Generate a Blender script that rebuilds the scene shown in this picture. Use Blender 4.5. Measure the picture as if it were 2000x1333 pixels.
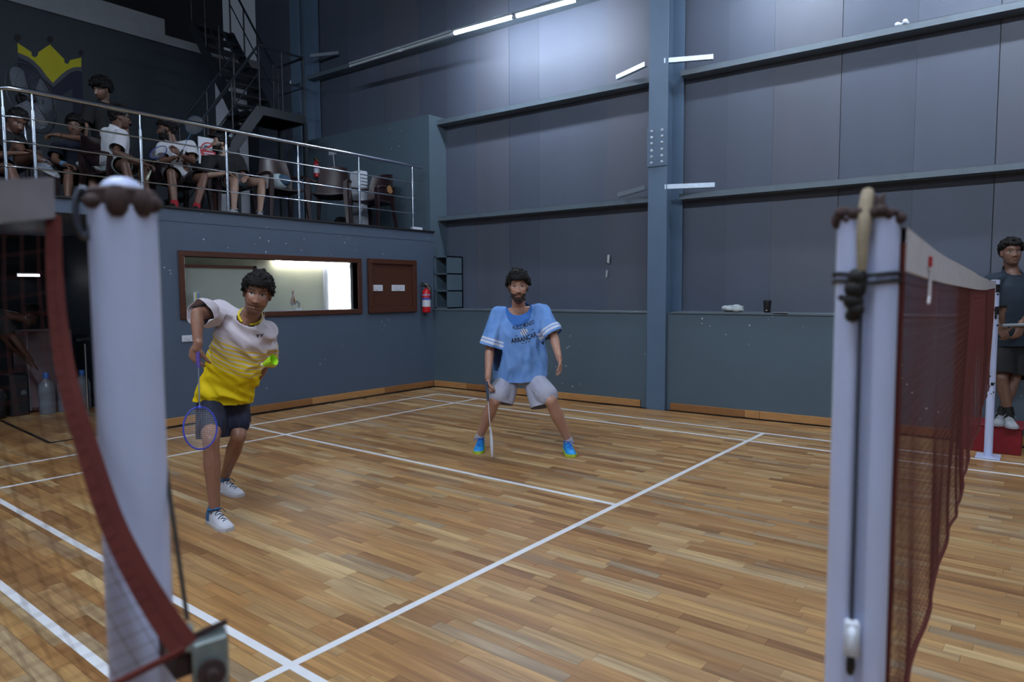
import bpy, bmesh, math, random
import numpy as np
from mathutils import Vector, Matrix, noise
from mathutils.bvhtree import BVHTree

for o in list(bpy.data.objects): bpy.data.objects.remove(o)
SC = bpy.context.scene
COL = SC.collection

# ------------------------------------------------------------------ camera
CAM_C = np.array([-1.02007547, -0.30106913, 1.45732516])
CAM_R = np.array([0.61928089, -0.78515247, -0.00517425])
CAM_U = np.array([0.05800573, 0.03917746, 0.99754722])
CAM_W = np.array([0.78302396, 0.61806207, -0.06980519])
FPX = 1339.755
cd = bpy.data.cameras.new('camera'); cam = bpy.data.objects.new('camera', cd); COL.objects.link(cam)
cd.sensor_width = 36.0; cd.lens = FPX / 2000 * 36; cd.clip_start = 0.05; cd.clip_end = 60
M = Matrix.Identity(4)
for i in range(3):
    M[i][0] = CAM_R[i]; M[i][1] = CAM_U[i]; M[i][2] = -CAM_W[i]; M[i][3] = CAM_C[i]
cam.matrix_world = M
cd.dof.use_dof = True; cd.dof.focus_distance = 5.6; cd.dof.aperture_fstop = 3.2
SC.camera = cam

# ------------------------------------------------------------------ world, exposure
wd = bpy.data.worlds.new('world'); SC.world = wd; wd.use_nodes = True
wd.node_tree.nodes['Background'].inputs[0].default_value = (0.35, 0.42, 0.55, 1)
wd.node_tree.nodes['Background'].inputs[1].default_value = 0.03
SC.view_settings.view_transform = 'Standard'; SC.view_settings.look = 'None'
SC.view_settings.gamma = 1.0; SC.view_settings.use_curve_mapping = False
SC.view_settings.exposure = 2.4
TUBE_STRENGTH = 46.0
TUBE_COLOR = (0.80, 0.88, 1.0)

# ------------------------------------------------------------------ helpers
def V(*a): return np.array(a, float)
def unit(a): a = np.asarray(a, float); return a / max(np.linalg.norm(a), 1e-9)
def at(px, py, d): return CAM_C + d * (CAM_W + CAM_R * (px - 1000) / FPX - CAM_U * (py - 666.5) / FPX)
def atY(px, py, y):
    d = CAM_W + CAM_R * (px - 1000) / FPX - CAM_U * (py - 666.5) / FPX
    return CAM_C + d * (y - CAM_C[1]) / d[1]
def atX(px, py, x):
    d = CAM_W + CAM_R * (px - 1000) / FPX - CAM_U * (py - 666.5) / FPX
    return CAM_C + d * (x - CAM_C[0]) / d[0]
def proj(P):
    d = np.asarray(P, float) - CAM_C; z = d @ CAM_W
    return 1000 + FPX * (d @ CAM_R) / z, 666.5 - FPX * (d @ CAM_U) / z, z
def rgb(h):
    h = h.lstrip('#'); c = [int(h[i:i+2], 16) / 255 for i in (0, 2, 4)]
    return tuple(x / 12.92 if x <= .04045 else ((x + .055) / 1.055) ** 2.4 for x in c)
SH = 0.036
def wx(x, y): return x + (7.3 - y) * SH        # the side wall is not quite square to the court

MATS = {}
def nodes_of(m):
    m.use_nodes = True; nt = m.node_tree; return nt, nt.nodes, nt.links
def mat(name, col, rough=.6, metal=0., var=.12, scale=6., bump=0., bscale=40., spec=.5, coord='Object', emit=None, estr=0., alpha=None, trans=0., stretch=(1, 1, 1)):
    """procedural material: base colour varied by noise, optional noise bump"""
    if name in MATS: return MATS[name]
    m = bpy.data.materials.new(name); nt, N, L = nodes_of(m); b = N['Principled BSDF']
    c = rgb(col) if isinstance(col, str) else col
    tc = N.new('ShaderNodeTexCoord'); mp = N.new('ShaderNodeMapping'); mp.inputs['Scale'].default_value = stretch
    L.new(tc.outputs[coord], mp.inputs[0])
    nz = N.new('ShaderNodeTexNoise'); nz.inputs['Scale'].default_value = scale; nz.inputs['Detail'].default_value = 5
    L.new(mp.outputs[0], nz.inputs['Vector'])
    mx = N.new('ShaderNodeMix'); mx.data_type = 'RGBA'
    mx.inputs[6].default_value = (*[x * (1 - var) for x in c], 1); mx.inputs[7].default_value = (*[min(1, x * (1 + var)) for x in c], 1)
    L.new(nz.outputs['Fac'], mx.inputs[0]); L.new(mx.outputs[2], b.inputs['Base Color'])
    b.inputs['Roughness'].default_value = rough; b.inputs['Metallic'].default_value = metal
    b.inputs['Specular IOR Level'].default_value = spec
    if bump:
        n2 = N.new('ShaderNodeTexNoise'); n2.inputs['Scale'].default_value = bscale; n2.inputs['Detail'].default_value = 4
        L.new(mp.outputs[0], n2.inputs['Vector'])
        bp = N.new('ShaderNodeBump'); bp.inputs['Strength'].default_value = bump; bp.inputs['Distance'].default_value = .01
        L.new(n2.outputs['Fac'], bp.inputs['Height']); L.new(bp.outputs[0], b.inputs['Normal'])
    if emit is not None:
        b.inputs['Emission Color'].default_value = (*emit, 1); b.inputs['Emission Strength'].default_value = estr
    if trans: b.inputs['Transmission Weight'].default_value = trans
    if alpha is not None: b.inputs['Alpha'].default_value = alpha
    MATS[name] = m; return m

def wloc(o):
    p = Vector((0, 0, 0))
    while o: p = p + o.location; o = o.parent
    return p
def tag(o, label=None, cat=None, group=None, kind=None):
    if label: o['label'] = label
    if cat: o['category'] = cat
    if group: o['group'] = group
    if kind: o['kind'] = kind
    return o
def empty(name, loc=(0, 0, 0), rz=0., label=None, cat=None, group=None, kind=None, parent=None):
    o = bpy.data.objects.new(name, None); COL.objects.link(o); o.location = Vector([float(v) for v in loc]); o.rotation_euler = (0, 0, rz)
    o.empty_display_size = .1
    if parent: o.parent = parent
    return tag(o, label, cat, group, kind)
def link_mesh(name, me, m=None, parent=None, origin=None):
    o = bpy.data.objects.new(name, me); COL.objects.link(o)
    if m: me.materials.append(m)
    if parent: o.parent = parent
    if origin is not None: o.location = origin
    return o
def setsmooth(me, ang=None):
    me.polygons.foreach_set('use_smooth', [True] * len(me.polygons))
    if ang is not None:
        me.update()
        try: me.set_sharp_from_angle(angle=math.radians(ang))
        except Exception: pass

class MB:
    """collects vertices and faces in world coordinates and links them as ONE mesh object"""
    def __init__(s): s.v = []; s.f = []
    def add(s, vs, fs):
        k = len(s.v); s.v += [tuple(float(c) for c in p) for p in vs]; s.f += [tuple(i + k for i in f) for f in fs]; return s
    def box(s, x0, x1, y0, y1, z0, z1):
        return s.add([(x0,y0,z0),(x1,y0,z0),(x1,y1,z0),(x0,y1,z0),(x0,y0,z1),(x1,y0,z1),(x1,y1,z1),(x0,y1,z1)],
                     [(3,2,1,0),(4,5,6,7),(0,1,5,4),(1,2,6,5),(2,3,7,6),(3,0,4,7)])
    def obox(s, c, ax, ay, az):
        c, ax, ay, az = [np.asarray(q, float) for q in (c, ax, ay, az)]
        vs = [c + sx*ax + sy*ay + sz*az for sz in (-1, 1) for sx, sy in ((-1,-1),(1,-1),(1,1),(-1,1))]
        fs = [(3,2,1,0),(4,5,6,7),(0,1,5,4),(1,2,6,5),(2,3,7,6),(3,0,4,7)]
        if np.dot(np.cross(ax, ay), az) < 0: fs = [f[::-1] for f in fs]
        return s.add(vs, fs)
    def bar(s, p0, p1, w, h, up=(0, 0, 1)):
        p0, p1 = np.asarray(p0, float), np.asarray(p1, float); d = p1 - p0; L = np.linalg.norm(d); d /= L
        sd = np.cross(d, up)
        if np.linalg.norm(sd) < 1e-4: sd = np.cross(d, (1, 0, 0))
        sd = unit(sd); u = np.cross(sd, d)
        return s.obox((p0 + p1) / 2, d * L / 2, sd * w / 2, u * h / 2)
    def rings(s, rs, cap=True, close=False):
        n = len(rs[0]); vs = [p for r in rs for p in r]; fs = []
        m = len(rs)
        for i in range(m if close else m - 1):
            j = (i + 1) % m
            for k in range(n):
                fs.append((i*n+k, i*n+(k+1) % n, j*n+(k+1) % n, j*n+k))
        if cap and not close:
            fs.append(tuple(range(n))[::-1]); fs.append(tuple((m-1)*n+k for k in range(n)))
        return s.add(vs, fs)
    def tube(s, pts, r, n=8, cap=True, close=False, ell=None):
        pts = [np.asarray(p, float) for p in pts]; m = len(pts)
        rr = r if hasattr(r, '__len__') else [r] * m
        rs = []; a = None
        for i in range(m):
            if close: t = unit(pts[(i+1) % m] - pts[i-1])
            else: t = unit(pts[min(i+1, m-1)] - pts[max(i-1, 0)])
            if a is None:
                a = np.cross(t, (0, 0, 1))
                if np.linalg.norm(a) < 1e-3: a = np.cross(t, (1, 0, 0))
            a = unit(a - t * np.dot(a, t)); b = np.cross(t, a)
            rs.append([pts[i] + rr[i] * (math.cos(q) * a + math.sin(q) * b) for q in [2*math.pi*k/n for k in range(n)]])
        return s.rings(rs, cap, close)
    def cyl(s, p0, p1, r0, r1=None, n=16): return s.tube([p0, p1], [r0, r0 if r1 is None else r1], n)
    def lathe(s, c, prof, n=20, axis=(0, 0, 1), cap=True):
        c = np.asarray(c, float); ax = unit(axis); a = np.cross(ax, (0, 0, 1))
        if np.linalg.norm(a) < 1e-3: a = V(1, 0, 0)
        a = unit(a); b = np.cross(ax, a)
        return s.rings([[c + ax*h + r*(math.cos(q)*a + math.sin(q)*b) for q in [2*math.pi*k/n for k in range(n)]] for r, h in prof], cap)
    def ball(s, c, r, n=12, m=8, sc=(1, 1, 1)):
        c = np.asarray(c, float); rs = []
        for i in range(1, m):
            th = math.pi * i / m
            rs.append([c + V(r*sc[0]*math.sin(th)*math.cos(2*math.pi*k/n), r*sc[1]*math.sin(th)*math.sin(2*math.pi*k/n), -r*sc[2]*math.cos(th)) for k in range(n)])
        return s.rings(rs, True)
    def prism(s, poly, o, ax, ay, az):
        """polygon (2D) extruded along az from origin o, in axes ax, ay"""
        o, ax, ay, az = [np.asarray(q, float) for q in (o, ax, ay, az)]; n = len(poly)
        area = sum(poly[i][0]*poly[(i+1) % n][1] - poly[(i+1) % n][0]*poly[i][1] for i in range(n))
        if (area < 0) != (np.dot(np.cross(ax, ay), az) < 0): poly = poly[::-1]
        vs = [o + p[0]*ax + p[1]*ay for p in poly] + [o + p[0]*ax + p[1]*ay + az for p in poly]
        fs = [tuple(range(n))[::-1], tuple(range(n, 2*n))] + [(i, (i+1) % n, (i+1) % n + n, i + n) for i in range(n)]
        return s.add(vs, fs)
    def xf(s, fn): s.v = [tuple(fn(*p)) for p in s.v]; return s
    def build(s, name, m, parent=None, smooth=None, bevel=0., local=False, origin=None):
        vs = np.array(s.v)
        if local: off = np.zeros(3); loc = None
        elif parent is not None:
            off = np.array(wloc(parent)); loc = None
        else:
            off = (vs.min(0) + vs.max(0)) / 2; off[2] = vs[:, 2].min()
            if origin is not None: off = np.asarray(origin, float)
            loc = off
        me = bpy.data.meshes.new(name); me.from_pydata((vs - off).tolist(), [], s.f); me.update()
        if bevel:
            bm = bmesh.new(); bm.from_mesh(me)
            es = [e for e in bm.edges if len(e.link_faces) == 2 and e.calc_face_angle(0) > .5]
            bmesh.ops.bevel(bm, geom=es, offset=bevel, segments=1, affect='EDGES', profile=.7)
            bm.to_mesh(me); bm.free()
        if smooth is not None: setsmooth(me, smooth)
        return link_mesh(name, me, m, parent, Vector(loc) if loc is not None else None)
def sheared(mb): return mb.xf(lambda x, y, z: (wx(x, y), y, z))
def copy_tree(o, parent=None):
    c = o.copy(); COL.objects.link(c); c.parent = parent
    for ch in list(o.children): copy_tree(ch, c)
    return c
def part(name, m, parent, fn, smooth=None, bevel=0., local=False):
    b = MB(); fn(b); return b.build(name, m, parent, smooth, bevel, local)

# ------------------------------------------------------------------ shared materials
def wall_paint(name, col, chips=.0, rough=.55, vs=1.2, streak=(1, 1, .35)):
    m = mat(name, col, rough, var=.10, scale=vs, bump=.05, bscale=90, stretch=streak)
    if chips:
        nt, N, L = nodes_of(m); b = N['Principled BSDF']; src = b.inputs['Base Color'].links[0].from_socket
        tc = N.new('ShaderNodeTexCoord'); vo = N.new('ShaderNodeTexVoronoi'); vo.inputs['Scale'].default_value = 11
        L.new(tc.outputs['Object'], vo.inputs['Vector'])
        nz = N.new('ShaderNodeTexNoise'); nz.inputs['Scale'].default_value = 1.3; L.new(tc.outputs['Object'], nz.inputs['Vector'])
        rp = N.new('ShaderNodeMath'); rp.operation = 'MULTIPLY_ADD'; rp.inputs[1].default_value = .55; rp.inputs[2].default_value = -.26
        L.new(nz.outputs['Fac'], rp.inputs[0])
        lt = N.new('ShaderNodeMath'); lt.operation = 'LESS_THAN'; L.new(vo.outputs['Distance'], lt.inputs[0]); L.new(rp.outputs[0], lt.inputs[1])
        mx = N.new('ShaderNodeMix'); mx.data_type = 'RGBA'; mx.inputs[7].default_value = (.55, .58, .6, 1)
        L.new(lt.outputs[0], mx.inputs[0]); L.new(src, mx.inputs[6]); L.new(mx.outputs[2], b.inputs['Base Color'])
    return m
M_BACK = wall_paint('paint_blue_grey', '#4a596d', chips=1)
M_LOW = wall_paint('paint_teal_grey', '#4d5f6c', chips=1)
M_SHEET = wall_paint('sheet_grey', '#4b5363', rough=.62, vs=.9, streak=(3, 3, .12))
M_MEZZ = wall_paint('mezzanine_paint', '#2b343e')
M_STEEL = mat('column_paint', '#566c84', .4, var=.12, scale=5, bump=.04)
M_GIRT = mat('girt_paint', '#56646f', .42, var=.18, scale=9)
M_GALV = mat('galvanised', '#a9b6c4', .35, metal=.7, var=.3, scale=40)
M_CHROME = mat('stainless', '#c3ccd8', .22, metal=1., var=.08, scale=20)
M_BLACK = mat('black_rubber', '#0c0d10', .6)
M_WHITE = mat('white_plastic', '#c9d0dc', .4, var=.04)
M_BROWNW = mat('dark_wood', '#4a2a1d', .4, var=.35, scale=14, stretch=(1, 1, 8), bump=.05)
M_STAIR = mat('stair_steel', '#18212a', .5, var=.15)
M_DARK = mat('dark_surface', '#15181c', .6)
M_SLAB = mat('slab_concrete', '#8a8f96', .8, var=.15)
# ================================================================== THE HALL
random.seed(4)
# ---- floor: sub-floor, strip planks, painted court lines
def plank_material():
    m = bpy.data.materials.new('strip_wood'); nt, N, L = nodes_of(m); b = N['Principled BSDF']
    g = N.new('ShaderNodeNewGeometry'); oi = N.new('ShaderNodeObjectInfo')
    ad = N.new('ShaderNodeMath'); ad.operation = 'ADD'; L.new(g.outputs['Random Per Island'], ad.inputs[0]); L.new(oi.outputs['Random'], ad.inputs[1])
    fr = N.new('ShaderNodeMath'); fr.operation = 'FRACT'; L.new(ad.outputs[0], fr.inputs[0])
    rp = N.new('ShaderNodeValToRGB'); e = rp.color_ramp.elements
    tones = [(0, '#8d6844'), (.16, '#a67d50'), (.34, '#b28a5a'), (.52, '#bb9866'), (.68, '#a6845d'), (.80, '#c9ae80'), (.90, '#a4927a'), (1, '#987046')]
    e[0].position = 0; e[0].color = (*rgb(tones[0][1]), 1); e[1].position = 1; e[1].color = (*rgb(tones[-1][1]), 1)
    for p, c in tones[1:-1]:
        q = e.new(p); q.color = (*rgb(c), 1)
    L.new(fr.outputs[0], rp.inputs[0])
    mul = N.new('ShaderNodeVectorMath'); mul.operation = 'MULTIPLY'; mul.inputs[1].default_value = (26, 1.6, 1)
    L.new(g.outputs['Position'], mul.inputs[0])
    off = N.new('ShaderNodeCombineXYZ'); o2 = N.new('ShaderNodeMath'); o2.operation = 'MULTIPLY'; o2.inputs[1].default_value = 91
    L.new(fr.outputs[0], o2.inputs[0]); L.new(o2.outputs[0], off.inputs[2]); L.new(o2.outputs[0], off.inputs[1])
    av = N.new('ShaderNodeVectorMath'); L.new(mul.outputs[0], av.inputs[0]); L.new(off.outputs[0], av.inputs[1])
    nz = N.new('ShaderNodeTexNoise'); nz.inputs['Scale'].default_value = 1.0; nz.inputs['Detail'].default_value = 6; nz.inputs['Distortion'].default_value = .8
    L.new(av.outputs[0], nz.inputs['Vector'])
    cr = N.new('ShaderNodeValToRGB'); cr.color_ramp.elements[0].position = .3; cr.color_ramp.elements[0].color = (.60, .52, .45, 1)
    cr.color_ramp.elements[1].position = .72; cr.color_ramp.elements[1].color = (1.18, 1.16, 1.12, 1)
    L.new(nz.outputs['Fac'], cr.inputs[0])
    mx = N.new('ShaderNodeMix'); mx.data_type = 'RGBA'; mx.blend_type = 'MULTIPLY'; mx.inputs[0].default_value = 1
    L.new(rp.outputs[0], mx.inputs[6]); L.new(cr.outputs[0], mx.inputs[7])
    # worn, greyed scuffs and dark smudges with a shape of their own
    n2 = N.new('ShaderNodeTexNoise'); n2.inputs['Scale'].default_value = 3.2; n2.inputs['Detail'].default_value = 8; n2.inputs['Roughness'].default_value = .7
    L.new(g.outputs['Position'], n2.inputs['Vector'])
    c2 = N.new('ShaderNodeValToRGB'); c2.color_ramp.elements[0].position = .60; c2.color_ramp.elements[0].color = (0, 0, 0, 1); c2.color_ramp.elements[1].position = .82
    c2.color_ramp.elements[1].color = (.55, .55, .55, 1); L.new(n2.outputs['Fac'], c2.inputs[0])
    m2 = N.new('ShaderNodeMix'); m2.data_type = 'RGBA'; m2.inputs[7].default_value = (*rgb('#6d5a48'), 1)
    L.new(c2.outputs[0], m2.inputs[0]); L.new(mx.outputs[2], m2.inputs[6]); L.new(m2.outputs[2], b.inputs['Base Color'])
    b.inputs['Roughness'].default_value = .38; b.inputs['Specular IOR Level'].default_value = .45
    bp = N.new('ShaderNodeBump'); bp.inputs['Strength'].default_value = .06; bp.inputs['Distance'].default_value = .004
    L.new(nz.outputs['Fac'], bp.inputs['Height']); L.new(bp.outputs[0], b.inputs['Normal'])
    return m
M_PLANK = plank_material()
M_LINE = mat('line_paint', '#dfe2e8', .45, var=.07, scale=18)
fb = MB().box(-8.6, 7.4, -8.0, 12.4, -.12, -.02)
floor = fb.build('floor', mat('subfloor', '#2a2018', .8), origin=(0, 0, 0)); tag(floor, 'worn honey coloured strip wood badminton floor with white court lines', 'floor', kind='structure')
PW = .0672
planks = []
nrow = int((6.86 + 3.0) / PW)
for r in range(nrow):
    x = -3.0 + (r + .5) * PW
    ymax = 10.4 if x < 2.55 else 7.22
    y = -3.0 - random.random() * .5
    while y < ymax:
        l = random.choice((.30, .38, .46, .56, .70, .85))
        y1 = min(y + l, ymax)
        if y1 - y > .05 and x < wx(6.60, (y + y1) / 2): planks.append((x, y, y1, l if y1 - y == l else None))
        y = y1
def seen_area(p):
    x, y0, y1, _ = p; q = [proj((x + sx * PW / 2, yy, 0)) for sx, yy in ((-1, y0), (1, y0), (1, y1), (-1, y1))]
    if min(a[2] for a in q) < .4: return 0
    cx = sum(a[0] for a in q) / 4; cy = sum(a[1] for a in q) / 4
    if not (0 < cx < 2000 and 0 < cy < 1333) or 225 < cx < 320 or 1615 < cx < 1735: return 0
    return abs(sum(q[i][0]*q[(i+1) % 4][1] - q[(i+1) % 4][0]*q[i][1] for i in range(4)))
planks.sort(key=seen_area, reverse=True)
plank_me = {}
fieldb = MB(); cnt = 0
for p in planks:
    x, y0, y1, l = p; g = .0007
    top = random.uniform(-.0005, .0003)
    if cnt < 298 and l:
        if l not in plank_me:
            b = MB().box(-PW/2 + g, PW/2 - g, -l/2 + g, l/2 - g, -.018, 0)
            me = bpy.data.meshes.new('plank'); me.from_pydata(b.v, [], b.f); me.materials.append(M_PLANK); plank_me[l] = me
        o = bpy.data.objects.new('plank', plank_me[l]); COL.objects.link(o); o.parent = floor; o.location = (x, (y0 + y1) / 2, top)
        cnt += 1
    else: fieldb.box(x - PW/2 + g, x + PW/2 - g, y0 + g, y1 - g, -.018, top)
tag(fieldb.build('plank_field', M_PLANK, floor), kind='stuff')
def line(x0, x1, y0, y1):
    MB().box(x0, x1, y0, y1, -.0002, .0012).build('court_line', M_LINE, floor)
LW = .04
for xs in ((0, LW), (.46, .46 + LW), (5.6, 5.64), (6.06, 6.1)): line(xs[0], xs[1], -3.0, 6.7)
SEG = ((LW, .46), (.46 + LW, 5.6), (5.64, 6.06))
for ys in ((6.66, 6.7), (5.90, 5.94), (1.98, 2.02), (-2.02, -1.98)):
    for sg in SEG: line(sg[0], sg[1], ys[0], ys[1])
for ys in ((2.02, 5.90), (5.94, 6.66), (-3.0, -2.02)): line(3.03, 3.07, ys[0], ys[1])
# black gap strips round the sprung floor
for (a, b) in (((2.1, 7.235), (6.6, 7.235)), ((1.40, 7.44), (2.1, 7.44)), ((1.40, 7.44), (1.50, 9.3))):
    MB().bar((*a, .003), (*b, .003), .03, .006).build('gap_strip', M_BLACK, floor)
MB().bar((wx(6.60, 7.2), 7.2, .003), (wx(6.60, -2.9), -2.9, .003), .03, .006).build('gap_strip', M_BLACK, floor)

# ---- wall under the gallery with its opening for the long interior window
WY = 7.3
wb = MB()
WX0, WX1, WZ0, WZ1 = 2.735, 5.155, 1.245, 1.885
wb.box(2.1, WX0, WY, WY + .16, 0, 2.3).box(WX1, 6.66, WY, WY + .16, 0, 2.3).box(WX0, WX1, WY, WY + .16, 0, WZ0).box(WX0, WX1, WY, WY + .16, WZ1, 2.3)
tag(wb.build('wall_back', M_BACK, origin=(2.1, WY, 0)), 'blue grey painted wall under the gallery', 'wall', kind='structure')
# gallery slab and its lip
gs = MB().box(1.05, 6.66, WY - .005, 12.3, 2.26, 2.40).build('gallery_slab', M_BACK)
tag(gs, 'painted concrete gallery slab above the interior window', 'slab', kind='structure')
MB().box(1.03, 6.66, WY - .03, WY + .3, 2.40, 2.42).build('slab_lip', M_DARK, gs)
MB().box(1.05, 6.66, WY + .02, 12.28, 2.40, 2.418).build('gallery_floor', mat('gallery_floor', '#20262c', .6), gs)
# baseboards: separate boards
M_BASE = mat('baseboard_wood', '#b0814f', .5, var=.35, scale=7, stretch=(1, 1, 10), bump=.04)
M_BASE2 = mat('baseboard_wood_b', '#8f6238', .5, var=.35, scale=7, stretch=(1, 1, 10), bump=.04)
bb = empty('baseboard_back', (2.1, WY, 0), kind='structure', label='wooden skirting boards along the wall under the gallery', cat='baseboard')
xs = [2.1, 3.3, 4.35, 5.6, 6.60]
for i in range(len(xs) - 1):
    MB().box(xs[i] + .002, xs[i+1] - .002, WY - .022, WY + .0, .012, .098).build('board', (M_BASE, M_BASE2)[i % 2], bb, bevel=.002)
br = empty('baseboard_right', (6.6, 0, 0), kind='structure', label='wooden skirting boards along the side wall below the ledge', cat='baseboard')
ys = [7.28, 6.62, 5.9, 4.9, 3.76, None, 3.36, 2.45, 2.28, 1.2, .1, -1.2, -2.4]
k = 0
for i in range(len(ys) - 1):
    if ys[i] is None or ys[i+1] is None: continue
    sheared(MB().box(6.605, 6.63, ys[i+1] + .002, ys[i] - .002, .012, .098)).build('board', (M_BASE, M_BASE2, M_BASE)[k % 3], br, bevel=.002); k += 1

# ---- side wall: thick lower wall with ledge, taller piece at the gallery, sheet panels behind
wr = sheared(MB().box(6.63, 7.06, -6, 7.46, 0, 1.20).box(6.63, 7.06, 7.34, 10.35, 0, 4.20)).build('wall_right', M_LOW, origin=(6.63, 0, 0))
tag(wr, 'teal grey lower wall with a ledge below the sheet cladding', 'wall', kind='structure')
sheared(MB().box(6.612, 7.05, -6, 3.37, 1.195, 1.222)).build('ledge', M_GIRT, wr, bevel=.004)
sheared(MB().box(6.612, 7.05, 3.66, 7.30, 1.195, 1.222)).build('ledge', M_GIRT, wr, bevel=.004)
M_SHEETS = [M_SHEET, wall_paint('sheet_grey_b', '#474f5f', rough=.62, vs=.9, streak=(3, 3, .12)), wall_paint('sheet_grey_c', '#4f5461', rough=.62, vs=.9, streak=(3, 3, .12))]
seams = [12.3, 11.4, 10.5, 9.6, 8.7, 7.9, 7.3, 6.73, 6.09, 5.57, 4.48, 3.52, 2.85, 2.32, 1.605, .90, .20, -.6, -1.5, -2.5, -3.6, -4.8, -6]
for i in range(len(seams) - 1):
    g = .007 if seams[i+1] in (6.09, 1.605, .20, 8.7) else .0012
    sheared(MB().box(7.0 + .0025 * (i % 2), 7.02, seams[i+1] + g, seams[i], 1.20, 9.4)).build('sheet_panel', M_SHEETS[(i * 2) % 3], wr)
sheared(MB().box(7.03, 7.08, -6, 12.3, 0, 9.5)).build('backing', M_DARK, wr)
# rest of the hall, outside the picture
M_HALL = wall_paint('hall_paint', '#59636f')
tag(MB().box(-8.7, -8.5, -8, 12.5, 0, 9.5).build('wall_left', M_HALL), kind='structure')
tag(MB().box(-8.7, 7.6, -8.2, -8, 0, 9.5).build('wall_front', M_HALL), kind='structure')
tag(MB().box(-8.7, 7.6, -8.2, 14.2, 9.5, 9.6).build('ceiling', mat('roof_sheet', '#4a5058', .6)), kind='structure')
tag(MB().box(7.4, 7.6, -8.2, -6, 0, 9.5).build('wall_corner', M_HALL), kind='structure')

# ---- gallery: rear wall with painted crest, upper slab band, upper floor
GY = 12.3
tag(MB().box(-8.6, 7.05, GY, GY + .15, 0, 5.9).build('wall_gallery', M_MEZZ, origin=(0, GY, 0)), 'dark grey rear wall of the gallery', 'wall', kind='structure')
us = MB().box(-8.6, 5.0, GY - .06, 14.0, 5.9, 6.32).box(5.0, 7.05, GY - .06, 14.0, 5.9, 6.05).build('upper_slab', M_SLAB, origin=(0, GY, 5.9)); tag(us, 'pale concrete edge of the upper floor above the crest wall', 'slab', kind='structure')
tag(MB().box(-8.6, 7.1, 14.0, 14.1, 5.9, 9.5).build('wall_upper', M_DARK), 'dark wall of the upper floor', 'wall', kind='structure')
# lobby under and left of the gallery
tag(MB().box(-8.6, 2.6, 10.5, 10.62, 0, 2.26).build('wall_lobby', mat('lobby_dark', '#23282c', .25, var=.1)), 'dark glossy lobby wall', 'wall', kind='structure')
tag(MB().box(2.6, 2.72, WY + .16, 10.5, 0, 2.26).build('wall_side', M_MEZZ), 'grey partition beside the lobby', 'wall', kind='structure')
tag(MB().box(-8.6, 1.05, 10.5, 12.3, 2.26, 2.4).build('trim_1', M_DARK), 'dark lobby ceiling edge', 'trim', kind='structure')
tag(MB().box(-4, 2.6, 10.47, 10.5, 1.18, 1.22).build('trim_2', mat('red_trim', '#5a1418', .5)), 'thin red rail on the lobby wall', 'trim', kind='structure')

# ---- interior window with the lit room behind
rm = MB(); M_ROOM = mat('room_plaster', '#a7a893', .8, var=.18, scale=3)
rm.box(2.72, 6.6, 8.95, 9.05, .0, 2.26)
tag(rm.build('wall_room', M_ROOM), 'beige grey plaster wall of the room behind the window', 'wall', kind='structure')
tag(MB().box(6.5, 6.62, WY + .16, 8.95, 0, 2.26).build('wall_room_side', M_ROOM), 'side wall of the room behind the window', 'wall', kind='structure')
win = empty('window_1', (WX0, WY, WZ0), kind='structure', label='long interior window in a dark brown wooden frame', cat='window')
fw = .062
MB().box(WX0 - fw, WX1 + fw, WY - .025, WY + .14, WZ1, WZ1 + fw).build('window_frame', M_BROWNW, win, bevel=.004)
MB().box(WX0 - fw, WX1 + fw, WY - .025, WY + .14, WZ0 - fw, WZ0).build('window_frame', M_BROWNW, win, bevel=.004)
MB().box(WX0 - fw, WX0, WY - .025, WY + .14, WZ0, WZ1).build('window_frame', M_BROWNW, win, bevel=.004)
MB().box(WX1, WX1 + fw, WY - .025, WY + .14, WZ0, WZ1).build('window_frame', M_BROWNW, win, bevel=.004)
MB().box(WX0, WX1, WY + .10, WY + .14, WZ0, WZ0 + .004).build('window_sill', M_WHITE, win)
M_GLASS = mat('window_glass', (.75, .85, .85), .02, var=0., spec=.5, alpha=.16)
SX = 3.66
sash = MB().box(WX0, SX, WY + .06, WY + .09, WZ1 - .12, WZ1 - .085).box(SX - .035, SX, WY + .06, WY + .09, WZ0, WZ1 - .085).build('sash', M_BROWNW, win)
MB().box(WX0, SX - .035, WY + .072, WY + .078, WZ0, WZ1 - .12).build('pane', M_GLASS, sash)
MB().box(SX, WX1, WY + .10, WY + .104, WZ0 + .004, WZ1).build('pane', M_GLASS, win)
# daylight door of that room
dl = empty('window_2', (5.85, 8.93, 0.2), kind='structure', label='bright frosted daylight window seen through the interior window', cat='window')
MB().box(5.80, 6.45, 8.91, 8.95, .2, 1.94).build('window_frame', mat('lilac_frame', '#a9aec0', .5), dl)
MB().box(5.88, 6.40, 8.90, 8.912, .25, 1.86).build('pane', mat('daylight_pane', '#ffffff', .4, emit=(1, 1, .97), estr=4.0), dl)
tl = empty('added_room_lamp', (4.2, 8.9, 2.0), label='thin added tube lamp lighting the room, in place of a bright strip on its wall', cat='lamp')  # tube lamp added where a bright strip shows, to light the room
MB().box(4.9, 6.3, 8.86, 8.95, 1.975, 2.0).build('housing', M_WHITE, tl)
MB().cyl((4.9, 8.875, 1.955), (6.3, 8.875, 1.955), .012, n=8).build('tube', mat('added_room_tube', '#ffffff', .4, emit=(1, .97, .86), estr=11.0), tl)

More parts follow.
